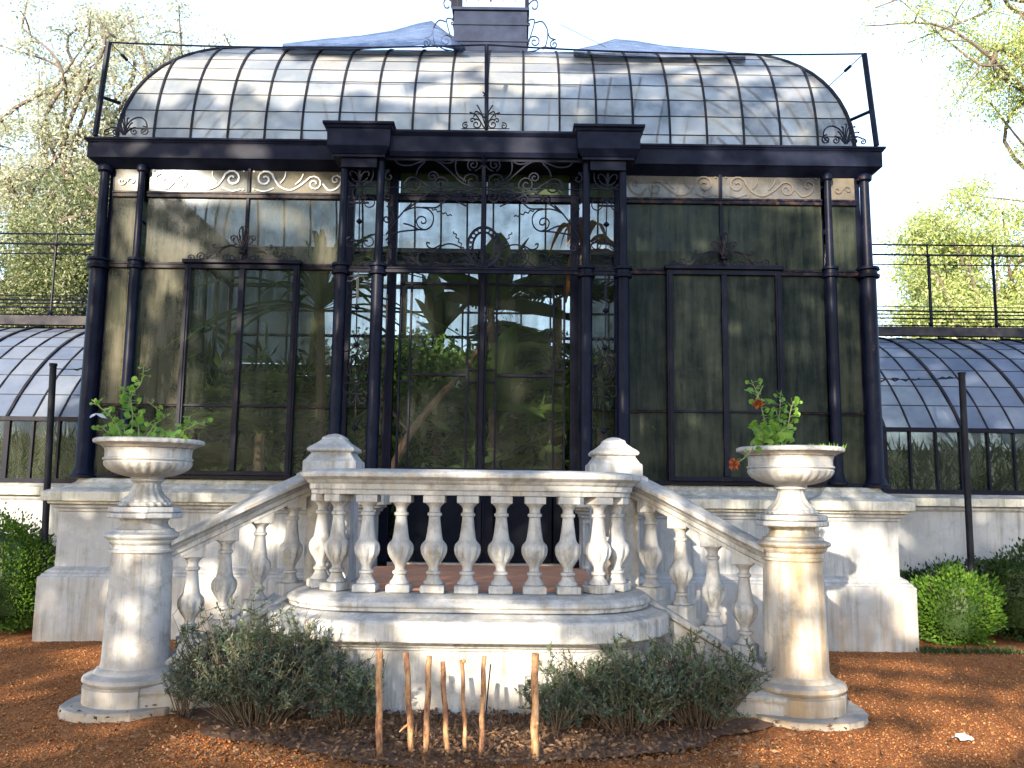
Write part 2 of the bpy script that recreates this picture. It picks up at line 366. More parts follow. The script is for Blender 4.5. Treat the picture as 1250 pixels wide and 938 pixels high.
# ================================================================== GROUND
def ground():
    # one sheet to the horizon, finely relieved where the camera sees the gravel
    xs = np.concatenate([[-300, -80, -30, -14], np.linspace(-8, 8, 181), [14, 30, 80, 300]])
    ys = np.concatenate([[-200, -60, -20, -4], np.linspace(3, 11, 91), [20, 40, 90, 400]])
    X, Y = np.meshgrid(xs, ys, indexing='ij'); Z = np.zeros_like(X)
    core = (abs(X) <= 8) & (Y >= 3) & (Y <= 11)
    Z = np.where(core, .012*np.sin(X*2.1+Y)*np.cos(Y*1.7-X*.6) + rng.normal(0, .004, X.shape) - .006, -.006)
    Z = np.where((abs(X) > 7.9) | (Y < 3.1) | (Y > 10.9), -.006, Z)
    nx, ny = X.shape; V = np.stack([X, Y, Z], 2).reshape(-1, 3)
    I = np.arange(nx*ny).reshape(nx, ny); F = np.stack([I[:-1, :-1], I[1:, :-1], I[1:, 1:], I[:-1, 1:]], 2).reshape(-1, 4)
    o = arr_mesh('gravel_ground', V, F, GRAV); tagp(o, kind='structure', label='reddish orange gravel ground around the glasshouse steps')
    for (x0, x1, y0, y1) in ((-260, -9, -150, 60), (9, 260, -150, 60), (-9, 9, -150, -1.5), (-9, 9, 17, 60)):  # unseen ground, added to cut warm light bouncing off the gravel
        mb = MB(); mb.add([(x0, y0, .004), (x1, y0, .004), (x1, y1, .004), (x0, y1, .004)], [(0, 1, 2, 3)])
        tagp(mb.build('added_far_ground', FAR_GROUND), kind='structure', label='added dull green ground out of view beyond the red gravel')
    # loose chips
    N = 70000; x = rng.uniform(-6.2, 6.2, N); y = 5.0 + 4.6*rng.uniform(0, 1, N)**1.5
    s = rng.uniform(.003, .0095, N)*(rng.uniform(0, 1, N)**2*.9+.65); keep = ~((abs(x-AN) < 2.3) & (y > 6.0)); keep &= ~((abs(x-AN) < 3.0) & (y > 6.6))
    x, y, s = x[keep], y[keep], s[keep]; N = len(x)
    oc = np.array([[1, 0, 0], [0, 1, 0], [-1, 0, 0], [0, -1, 0], [0, 0, .7], [0, 0, -.7]])
    q = rng.uniform(.6, 1.4, (N, 6, 1)); V = oc[None]*q*s[:, None, None]
    a = rng.uniform(0, 2*PI, N); ca, sa = np.cos(a)[:, None], np.sin(a)[:, None]
    t = rng.uniform(-.6, .6, (N, 1)); vx = V[..., 0]*ca - V[..., 1]*sa; vy = V[..., 0]*sa + V[..., 1]*ca; vz = V[..., 2]+vx*t
    V = np.stack([vx+x[:, None], vy+y[:, None], vz+(.012*np.sin(x*2.1+y)*np.cos(y*1.7-x*.6))[:, None]], 2).reshape(-1, 3)
    F = np.array([[0, 1, 4], [1, 2, 4], [2, 3, 4], [3, 0, 4], [1, 0, 5], [2, 1, 5], [3, 2, 5], [0, 3, 5]])
    F = (F[None]+6*np.arange(N)[:, None, None]).reshape(-1, 3)
    o = arr_mesh('brick_gravel', V, F, STONES); tagp(o, 'loose red brick chips scattered over the ground', 'gravel', kind='stuff')
    # planting bed in front of the landing
    pts = []
    for k in range(64):
        a = 2*PI*k/64; rr = 1+.10*math.sin(3*a)+.05*math.sin(7*a+1)+random.uniform(-.03, .03)
        pts.append((AN+.05+2.05*rr*math.cos(a), 6.25+.86*rr*math.sin(a), .016+.008*math.sin(5*a)))
    mb = MB(); c = (AN, 6.2, .05); mb.add([c]+pts, [(0, 1+k, 1+(k+1) % 64) for k in range(64)])
    tagp(mb.build('soil_bed', SOIL, smooth=True), kind='structure', label='dark soil bed below the curved landing')
    N = 5200; x = AN + rng.normal(0, .9, N); y = 5.2 + 1.25*rng.uniform(0, 1, N)**.9; z = np.full(N, .03)+rng.uniform(0, .05, N)
    D = rand_dirs(N); D[:, 2] *= .35
    V, F = leaf_arrays(np.stack([x, y, z], 1), D, rng.uniform(.018, .06, N), rng.uniform(.010, .026, N), .35)
    tagp(arr_mesh('leaf_litter', V, F, LF_LIT), 'dry brown leaf litter covering the bed below the landing', 'leaf litter', kind='stuff')
    N = 500; x = rng.uniform(-5.5, 5.5, N); y = rng.uniform(5.2, 9.2, N); z = np.full(N, .018)
    D = rand_dirs(N); D[:, 2] *= .15
    V, F = leaf_arrays(np.stack([x, y, z], 1), D, rng.uniform(.015, .05, N), rng.uniform(.01, .02, N), .2)
    tagp(arr_mesh('fallen_leaves', V, F, LF_LIT), 'small dry leaves scattered thinly on the red gravel', 'fallen leaves', kind='stuff')
    # two crumpled pale scraps on the gravel
    for (u, v, lab) in ((1175, 906, 'crumpled white paper scrap on the gravel at right'), (925, 872, 'small white scrap beside the foot of the right pillar')):
        a = (u-625)/FPX; q = W(u, v, 1.0); Yg = 1.6/(1.6-q.z); X = q.x*Yg
        mb = MB(); vs = []; n = 6
        for i in range(n):
            for j in range(n): vs.append((X+(i-2.5)*.02+random.uniform(-.006, .006), Yg+(j-2.5)*.02+random.uniform(-.006, .006), .028+random.uniform(-.012, .02)))
        mb.add(vs, [(i*n+j, (i+1)*n+j, (i+1)*n+j+1, i*n+j+1) for i in range(n-1) for j in range(n-1)])
        tagp(mb.build('paper_scrap', flatm('paper', (.35, .36, .36), .8, .05)), lab, 'scrap')
ground()

# ================================================================== PAVILION
pav = empty('glasshouse_pavilion', (AX, 9.75, 0), 'large dark iron and glass conservatory pavilion with a curved glass roof', 'greenhouse')
YF = 9.75
def X(r): return AX + r
def vbar(x, z0, z1, hw, name='mullion', mat=IRON, y=YF, d=.03, par=pav):
    return MB().b(x-hw, x+hw, y-d, y+d, z0, z1).build(name, mat, par, bevel=.004)
def hbar(x0, x1, z, hh, name='transom', mat=IRON_T, y=YF, d=.035, par=pav):
    mb = MB(); mb.b(x0, x1, y-d, y+d, z-hh, z+hh); mb.b(x0, x1, y-d-.012, y-d, z+hh*.2, z+hh*.8); return mb.build(name, mat, par, bevel=.004)
def pane(x0, x1, z0, z1, mat, y=YF, par=pav, name='pane'):
    g = random.uniform(-.002, .002); mb = MB()
    mb.add([(x0, y-.003+g, z0), (x1, y-.003-g, z0), (x1, y-.003-g, z1), (x0, y-.003+g, z1)], [(0, 1, 2, 3)])
    return mb.build(name, mat, par)
ZB, ZL, ZT, ZF, ZC = 1.745, 2.55, 4.18, 5.03, 5.36

def facade():
    # stone plinth swept round the building, broken by the doorway
    prof = [(0, -.05), (0, .655), (-.02, .668), (-.028, .69), (-.05, .70), (-.062, .725), (-.12, .76), (-.12, 1.345), (-.105, 1.352), (-.10, 1.385), (-.075, 1.39), (-.068, 1.42), (-.03, 1.435),
            (-.03, 1.46), (.02, 1.465), (.022, 1.565), (-.03, 1.585), (-.12, 1.61), (-.22, 1.67), (-.25, 1.715), (-.38, 1.722)]
    path = [(-1.0, 9.72), (-1.0, 9.12), (-1.84, 9.12), (-1.84, 9.50), (-3.48, 9.50), (-3.48, 9.38), (-4.70, 9.38), (-4.70, 14.75), (4.70, 14.75), (4.70, 9.38), (3.60, 9.38), (3.60, 9.50), (1.84, 9.50), (1.84, 9.12), (1.0, 9.12), (1.0, 9.72)]
    path = [(X(a), b) for a, b in path]
    lower = [(o, z) for o, z in prof if z < 1.44]; upper = [(-.03, 1.436)] + [(o, z) for o, z in prof if z > 1.45]
    # travel is counter-clockwise seen with the building on the right hand: outside is on the left
    sgn = 1 if (path[7][0]-path[6][0]) == 0 and False else -1
    MB().sweep(path, lower + [(-.38, 1.42)], out=sgn).build('plinth', STONE_P, pav, bevel=.006)
    MB().sweep(path, upper + [(-.38, 1.45)], out=sgn).build('coping', STONE_C, pav, bevel=.008)
    for s in (-1, 1):                                     # sunk panels beside the doorway
        mb = MB(); x0, x1 = sorted((X(s*1.12), X(s*1.72))); y = 9.235
        for a, b, c, d in ((x0, x1, .98, 1.01), (x0, x1, 1.30, 1.33), (x0, x0+.03, 1.01, 1.30), (x1-.03, x1, 1.01, 1.30)): mb.b(a, b, y-.02, y+.02, c, d)
        mb.build('panel_moulding', STONE_P, pav)
    MB().b(X(-4.55), X(4.55), 9.73, 14.6, .5, .80).build('interior_floor', FLOORI, pav)
    MB().b(X(-4.4), X(4.4), 9.70, 9.80, 1.725, 1.765).build('sill', IRON, pav)
    # corner and bay columns, round, with cap, waist ring and foot
    def column(x, y, z0, z1, r, zring=4.18):
        pr = [(r*1.7, 0), (r*1.7, .03), (r*1.35, .05), (r*1.2, .09), (r, .12)]
        zr = zring-z0
        for a, b in ((-.07, 1), (-.06, 1.45), (-.03, 1.5), (-.02, 1.2), (.02, 1.2), (.03, 1.5), (.06, 1.45), (.07, .70)): pr.append((r*b, zr+a))
        pr += [(r*.60, z1-z0-.09), (r*.95, z1-z0-.07), (r*1.0, z1-z0-.03), (r*.8, z1-z0)]
        return MB().lathe(pr, 20, (x, y, z0)).build('column', IRON, pav, smooth=True)
    for r_, y in ((4.45, 9.70), (4.01, 9.68)):
        for s in (-1, 1): column(X(s*r_), y, ZB-.03 if r_ > 4.2 else ZB, 5.36, .088 if r_ > 4.2 else .062)
    for s in (-1, 1): MB().b(X(s*4.36)-.05, X(s*4.36)+.05, 9.75, 9.86, ZB, 5.4).build('corner_post', IRON, pav)
    for r_ in (1.57, 1.16):
        for s in (-1, 1): column(X(s*r_), 9.35, 1.72, 5.40, .070, 4.06)
    for r_ in (1.57, 1.06):
        for s in (-1, 1): MB().b(X(s*r_)-.05, X(s*r_)+.05, 9.70, 9.80, ZB if r_ > 1.5 else .82, 5.36).build('door_post', IRON, pav, bevel=.006)
    # transoms right across, in bays
    for s in (-1, 1):
        for z, hh in ((ZL, .014), (ZT, .036), (ZF, .036)):
            for a, b in ((1.62, 3.955), (4.065, 4.36)):
                hbar(*sorted((X(s*a), X(s*b))), z, hh)
            hbar(*sorted((X(s*1.11), X(s*1.52))), z, hh*.8)
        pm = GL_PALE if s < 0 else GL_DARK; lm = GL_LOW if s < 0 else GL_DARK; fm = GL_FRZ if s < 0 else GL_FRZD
        M = [1.60, 2.77, 3.98]
        vbar(X(s*2.77), ZT+.036, ZF-.036, .018); vbar(X(s*2.77), ZF+.036, 5.36, .018)
        # frieze panes with their etched scrolls
        for a, b in ((1.62, 2.752), (2.788, 3.95)):
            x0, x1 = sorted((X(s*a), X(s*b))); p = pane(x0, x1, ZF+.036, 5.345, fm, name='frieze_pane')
            et = MB(); yy = YF-.016; cx = (x0+x1)/2; cz = (ZF+5.36)/2+.01; flip = 1 if (a > 2.5) == (s < 0) else -1
            def rib(pts, r=.012):
                et.tube([(cx+flip*px, yy, cz+pz) for px, pz in pts], r, 4, flat=.3)
            def spl(x, z, r, a0, t, d, rr=.011): rib([(px, -pz) for px, pz in spiral(x, -z, r, a0, t, d)], rr)
            spl(.40, .03, .11, 180, 1.4, -1, .015); rib([(p_.x, p_.y) for p_ in cr([(.29, .03, 0), (.22, -.06, 0), (.10, -.10, 0), (-.02, -.04, 0), (-.12, .05, 0)])])
            spl(-.18, -.02, .10, 20, 1.5, 1); rib([(p_.x, p_.y) for p_ in cr([(.16, .12, 0), (.17, .05, 0), (.22, -.02, 0)])], .009)
            rib([(p_.x, p_.y) for p_ in cr([(-.28, -.02, 0), (-.36, -.10, 0), (-.46, -.06, 0), (-.50, .04, 0), (-.44, .09, 0)])])
            spl(-.43, .03, .05, 90, 1.0, -1, .009); rib([(p_.x, p_.y) for p_ in cr([(-.05, .10, 0), (-.02, .03, 0), (.04, -.03, 0)])], .009); rib([(p_.x, p_.y) for p_ in cr([(.50, -.10, 0), (.40, -.12, 0), (.29, -.08, 0)])], .009)
            for dx, dz in ((.53, .11), (-.53, .11), (.53, -.11)):
                et.tube([(cx+flip*dx, yy, cz+dz), (cx+flip*dx, yy-.001, cz+dz+.018)], .011, 6, flat=.3)
            et.build('etched_scroll', ETCH if s < 0 else ETCH_D, p)
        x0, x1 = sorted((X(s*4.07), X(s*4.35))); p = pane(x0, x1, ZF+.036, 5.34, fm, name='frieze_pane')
        et = MB(); [et.tube([(px, YF-.016, pz) for px, pz in spiral((x0+x1)/2+dx, 5.19, .05, a0, 1, 1)], .010, 4, flat=.3) for dx, a0 in ((-.06, 0), (.06, 180))]
        et.build('etched_scroll', ETCH if s < 0 else ETCH_D, p)
        x0, x1 = sorted((X(s*1.11), X(s*1.52))); pane(x0, x1, ZF+.03, 5.34, GL_BACK, name='frieze_pane')
        # upper, middle and lower lights
        for a, b in ((1.62, 2.752), (2.788, 3.95), (4.07, 4.35)):
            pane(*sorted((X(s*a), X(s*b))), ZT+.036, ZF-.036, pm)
        pane(*sorted((X(s*1.11), X(s*1.52))), ZT+.03, ZF-.03, GL_DOOR)
        pane(*sorted((X(s*1.11), X(s*1.52))), ZL+.012, ZT-.03, GL_DOOR); pane(*sorted((X(s*1.11), X(s*1.52))), ZB+.02, ZL-.012, GL_DOOR)
        for k, (a, b) in enumerate(((1.62, 2.13), (3.42, 3.95), (4.07, 4.35))):
            m1 = pm if k > 0 else lm
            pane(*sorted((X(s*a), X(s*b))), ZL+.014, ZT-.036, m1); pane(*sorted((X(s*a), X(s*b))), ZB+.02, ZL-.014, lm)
        # the casement that projects a little, with its crest of scrolls
        cs = MB(); y0, y1 = 9.66, 9.735; xa, xb = sorted((X(s*2.15), X(s*3.40)))
        for x in (xa, xb): cs.b(x-.035, x+.035, y0, y1, ZB+.02, ZT+.01); cs.b(x-.015, x+.015, y0-.012, y0, ZB+.05, ZT-.03)
        cs.b(xa-.06, xb+.06, y0-.035, y1, ZT+.01, ZT+.055); cs.b(xa+.035, xb-.035, y0, y1, ZT-.05, ZT+.01); cs.b(xa+.035, xb-.035, y0, y1, ZB+.02, ZB+.07)
        cs.b((xa+xb)/2-.032, (xa+xb)/2+.032, y0-.004, y1, ZB+.07, ZT-.05); cs.b(xa+.035, (xa+xb)/2-.032, y0+.02, y1-.02, ZL-.014, ZL+.014); cs.b((xa+xb)/2+.032, xb-.035, y0+.02, y1-.02, ZL-.014, ZL+.014)
        c_ = cs.build('casement', IRON, pav, bevel=.005)
        for i in (0, 1):
            a = xa+.035 if i == 0 else (xa+xb)/2+.032; b = (xa+xb)/2-.032 if i == 0 else xb-.035
            pane(a, b, ZL+.014, ZT-.05, lm, y=9.70, par=c_); pane(a, b, ZB+.07, ZL-.014, lm, y=9.70, par=c_)
        sc_ = Screen((220, 260), 7.81, 9.645, AX-2.775, .0080)
        S = sc_
        S.sp(110, 432, 36, a0=180, turns=1.3, dirn=-1); S.sp(200, 415, 42, a0=200, turns=1.4, dirn=-1)
        S.st([(75, 470), (74, 440)]); S.st([(245, 465), (330, 400), (400, 345), (470, 315), (545, 330)], .010)
        S.st([(340, 305), (318, 305), (315, 325), (345, 338), (400, 330), (470, 310), (520, 306), (530, 290)]); S.sp(296, 375, 16, a0=270, turns=1.1, dirn=-1)
        S.st([(300, 392), (270, 405), (235, 400)]); S.sp(345, 440, 32, a0=90, turns=1.4, dirn=1); S.sp(485, 430, 46, a0=120, turns=1.5, dirn=1); S.sp(540, 435, 30, a0=60, turns=1.2, dirn=-1)
        S.st([(390, 460), (400, 420), (440, 400), (445, 430)])
        for e in ((505, 245), (540, 215), (585, 140)): S.st([(590, 372), ((590+e[0])/2+6, 310), (e[0]+8, e[1]+35), e])
        S.st([(600, 372), (585, 300), (562, 200), (575, 145), (600, 130)]); S.sp(505, 245, 32, a0=20, turns=1.2, dirn=1); S.st([(560, 260), (575, 235), (560, 200)])
        S.st([(600, 470), (600, 130)], .008, mirror=False)
        m = S.m
        if s > 0:
            m.v = [(2*AX-v[0], v[1], v[2]) for v in m.v]; m.f = [f[::-1] for f in m.f]
        q = W(220+590/7.81, 260+385/7.81, 9.64); m.lathe([(.012, -.09), (.03, -.08), (.012, -.05), (.02, -.01), (.045, 0), (.045, .012), (.01, .02)], 8, (AX+s*2.775, 9.645, q.z))
        m.build('crest', IRON_T, c_)
    # doors
    for s in (-1, 1):
        x0, x1 = (X(-.955), X(-.03)) if s < 0 else (X(.03), X(.955)); fr = MB(); y0, y1 = 9.70, 9.76
        for a, b in ((x0, x0+.024), (x1-.024, x1)): fr.b(a, b, y0, y1, .84, 4.14)
        xi, xj = x0+.024, x1-.024
        m1, m2 = xi+.11, xj-.11
        for a in (m1, m2): fr.b(a-.012, a+.012, y0+.01, y1-.01, .84, 4.14)
        for z in (4.0,): fr.b(xi, xj, y0+.014, y1-.014, z-.016, z+.016)
        fr.b(m1+.012, m2-.012, y0+.014, y1-.014, 2.92, 2.955)
        for a, b in ((xi, m1-.012), (m2+.012, xj)):
            for z in (2.86, 3.0): fr.b(a, b, y0+.014, y1-.014, z-.012, z+.012)
        fr.b(xi, xj, y0-.004, y1, 1.80, 1.88); d_ = fr.build('door_frame', IRON, pav, bevel=.004)
        for a, b, c, e in ((m1+.012, m2-.012, 2.955, 3.984), (m1+.012, m2-.012, 1.88, 2.92), (m1+.012, m2-.012, 4.016, 4.14)): pane(a, b, c, e, GL_DOOR, y=9.735, par=d_)
        for a, b in ((xi, m1-.012), (m2+.012, xj)): pane(a, b, 1.88, 4.14, GL_DOOR, y=9.737, par=d_)
        mb = MB(); mb.b(xi, xj, y0+.01, y1-.01, .845, 1.80); mb.b(xi+.12, xj-.12, y0-.006, y0+.01, .95, 1.7); mb.build('kick_panel', PANEL, d_)
    vbar(X(0), .84, 5.3, .027, 'door_post', IRON, 9.70, .04)
    hbar(X(-1.01), X(1.01), ZT, .04, 'transom', IRON, 9.745, .045); hbar(X(-1.01), X(1.01), ZF, .045, 'transom', IRON, 9.745, .045)
    for a, b in ((-.99, -.03), (.03, .99)): pane(X(a), X(b), ZT+.04, ZF-.045, GL_DOOR, y=9.752); pane(X(a), X(b), ZF+.045, 5.36, GL_BACK, y=9.752, name='frieze_pane')
    MB().b(X(-1.0), X(1.0), 9.62, 9.80, .80, .835).build('threshold', STONE_D, pav)
    # portico beam at transom height, ironwork in front of the doors
    for a, b in ((-1.10, 1.10), (-1.50, -1.23), (1.23, 1.50)): hbar(X(a), X(b), 4.062, .034, 'portico_rail', IRON, 9.36, .02)
    S = Screen((460, 180), 5.864, 9.34, AX, .0105)
    S.st([(125, 45), (130, 90), (165, 125), (240, 130), (320, 103), (390, 93), (450, 113), (540, 190), (610, 255), (700, 290)], .011)
    S.sp(180, 66, 26, a0=60, turns=1.3, dirn=1); S.sp(690, 125, 46, a0=250, turns=1.5, dirn=-1); S.st([(700, 170), (735, 150), (765, 105), (745, 70), (715, 45)])
    S.st([(635, 42), (575, 85), (563, 150), (585, 205), (640, 245)]); S.st([(432, 50), (455, 102), (520, 115), (580, 80), (615, 45)]); S.sp(480, 62, 18, a0=0, turns=1.2, dirn=-1)
    S.st([(280, 200), (300, 150), (345, 105)]); S.st([(30, 285), (800, 285)], .006, smooth=False); S.st([(30, 180), (90, 160)], .006)
    for c in ((262, 272, 68, 200, 1.6, -1), (455, 262, 60, 330, 1.5, 1), (680, 245, 62, 180, 1.4, -1), (690, 352, 52, 100, 1.5, 1), (565, 345, 46, 60, 1.5, -1), (400, 210, 40, 0, 1.4, 1), (470, 372, 34, 90, 1.3, 1)):
        S.sp(c[0], c[1], c[2], a0=c[3], turns=c[4], dirn=c[5])
    S.st([(190, 460), (300, 382), (400, 310), (520, 320), (600, 300), (720, 330)], .010); S.st([(300, 230), (400, 300), (560, 380), (640, 420)]); S.st([(480, 380), (600, 330), (740, 300)])
    S.st([(190, 460), (240, 438), (300, 430), (370, 445), (405, 495), (392, 560), (345, 590), (298, 568), (284, 525), (310, 496), (345, 506), (350, 538), (325, 545), (318, 530)], .010)
    S.st([(190, 545), (240, 558), (300, 588), (345, 590)]); S.st([(300, 590), (190, 600), (110, 620), (65, 665)]); S.st([(65, 625), (120, 545), (190, 460), (250, 400)], .010)
    S.st([(330, 430), (420, 432), (470, 400)])
    def wav(a, b, am, n):
        o = []
        for i in range(n*4+1):
            t = i/(n*4); dx, dy = b[0]-a[0], b[1]-a[1]; L = math.hypot(dx, dy); k = am*math.sin(t*n*2*PI); o.append((a[0]+dx*t-dy/L*k, a[1]+dy*t+dx/L*k))
        return o
    S.st(wav((395, 440), (535, 492), 7, 4), .008); S.st(wav((550, 602), (640, 765), 7, 5), .008); S.st(wav((225, 740), (268, 798), 6, 3), .008)
    S.st([(645, 765), (590, 712), (520, 690), (455, 712), (420, 770), (440, 825), (500, 846), (546, 810), (532, 766), (492, 755), (473, 785), (500, 802)], .010)
    S.st([(455, 700), (405, 725), (366, 712), (358, 682), (380, 688)]); S.st([(470, 760), (430, 805), (375, 845), (320, 845), (290, 805), (300, 762), (340, 750), (362, 780), (345, 808), (325, 790)], .010)
    S.st([(190, 798), (228, 784), (262, 806), (310, 846)]); S.sp(215, 822, 22, a0=90, turns=1.2, dirn=-1)
    S.st([(520, 852), (580, 806), (640, 795), (668, 825), (648, 850), (628, 832), (640, 818)]); S.st([(640, 800), (690, 830), (730, 870)])
    ell = lambda rx, ry, k=28: [(765+rx*math.cos(2*PI*i/k), 715+ry*math.sin(2*PI*i/k)) for i in range(k+1)]
    S.ax = None; S.st(ell(116, 143), .018); S.st(ell(78, 108), .014)
    for i in range(22):
        a = 2*PI*(i+.5)/22; cx, cy = 765+97*math.cos(a), 715+125*math.sin(a); S.st([(cx+15*math.cos(t), cy+15*math.sin(t)) for t in np.linspace(0, 2*PI, 9)], .008, smooth=False)
    S.st([(765+30*math.cos(t), 778+30*math.sin(t)) for t in np.linspace(0, 2*PI, 13)], .007, smooth=False)
    S.ax = AX
    S.sp(70, 512, 34, a0=60, turns=1.3, dirn=-1); S.sp(103, 703, 34, a0=150, turns=1.4, dirn=-1); S.sp(92, 358, 50, a0=90, turns=1.2, dirn=1); S.st([(70, 420), (110, 450), (118, 510), (80, 570)])
    S.sp(90, 210, 38, a0=90, turns=1.0, dirn=1); S.st([(70, 760), (75, 800), (66, 850)])
    q0 = W(593, 190, 9.34); S.m.b(AX-.02, AX+.02, 9.325, 9.355, 4.096, q0.z)
    q = W(590, 197, 9.34); S.m.lathe([(.01, -.06), (.045, -.02), (.03, .01), (.05, .04), (.01, .07)], 8, (AX, 9.33, q.z))
    S.m.build('door_screen', IRON, pav)
    for s in (-1, 1):                                      # the narrow scroll panels between the paired columns
        S = Screen((400, 180), 5.21, 9.345, None, .010); cx = 203
        S.st([(cx+88*math.cos(t), 165+85*math.sin(t)) for t in np.linspace(0, 2*PI, 25)], .010, smooth=False)
        for t in (-1, 1):
            f = lambda pts: [(cx+t*a, b) for a, b in pts]
            S.st(f([(0, 225), (12, 180), (35, 155), (60, 160), (55, 185)])); S.st(f([(0, 225), (6, 150), (25, 115), (50, 110), (55, 135), (38, 140)])); S.st(f([(0, 225), (30, 215), (52, 195)]))
            S.st([(cx+t*62+34*math.cos(a), 348-34*math.sin(a)) for a in np.linspace(R_(90), R_(90-t*330), 14)], .008, smooth=False)
            S.st([(cx+t*58+30*math.cos(a), 600-30*math.sin(a)) for a in np.linspace(R_(100), R_(100-t*300), 14)], .008, smooth=False)
            S.st([(cx-5+t*58+30*math.cos(a), 822-30*math.sin(a)) for a in np.linspace(R_(100), R_(100-t*300), 14)], .008, smooth=False)
            S.st(f([(-0, 290), (20, 315), (45, 325)]), .007)
        for y, r0 in ((290, 42), (665, 40), (752, 42)): S.st([(cx-3+r0*math.cos(t), y+r0*math.sin(t)) for t in np.linspace(0, 2*PI, 15)], .007, smooth=False)
        S.st([(105, 245), (310, 245)], .009, smooth=False); S.st([(140, 353), (262, 353)], .014, smooth=False); S.st([(148, 594), (255, 594)], .014, smooth=False); S.st([(140, 820), (255, 820)], .011, smooth=False)
        S.st([(203, 90), (203, 250)], .009, smooth=False); S.st([(203, 290), (198, 665)], .009, smooth=False); S.st([(196, 750), (193, 960)], .009, smooth=False)
        T = Screen((400, 340), 4.26, 9.345, None, .010); cx = 150
        T.st([(152, 0), (150, 290)], .009, smooth=False); T.st([(148, 540), (140, 860)], .009, smooth=False)
        T.st([(152+58*math.cos(t), 460+66*math.sin(t)) for t in np.linspace(0, 2*PI, 25)], .009, smooth=False)
        for t in (-1, 1):
            f = lambda pts: [(cx+t*a, b) for a, b in pts]
            T.st(f([(0, 345), (12, 310), (35, 290), (48, 305), (35, 318)])); T.st(f([(0, 345), (30, 370), (60, 380), (70, 360)])); T.st(f([(0, 560), (20, 545), (60, 545), (72, 575), (52, 598), (35, 580)]))
            T.st(f([(0, 600), (15, 640), (38, 652), (45, 630), (28, 622)])); T.st(f([(0, 500), (-30, 440), (-20, 400)])); T.st(f([(0, 395), (20, 430), (40, 460), (30, 495)]))
        T.st([(120, 600), (180, 600)], .012, smooth=False)
        m = S.m; m.add(T.m.v, T.m.f)
        for (u, v) in ((400+201/5.21, 180+472/5.21), (400+152/4.26, 340+152/4.26), (400+140/4.26, 340+780/4.26), (400+150/4.26, 340+345/4.26)):
            q = W(u, v, 9.345); m.lathe([(.008, -.03), (.035, -.006), (.035, .006), (.012, .03)], 8, (q.x, q.y, q.z))
        if s > 0: m.v = [(2*AX-v[0], v[1], v[2]) for v in m.v]; m.f = [f[::-1] for f in m.f]
        m.build('scroll_panel', IRON, pav)
facade()

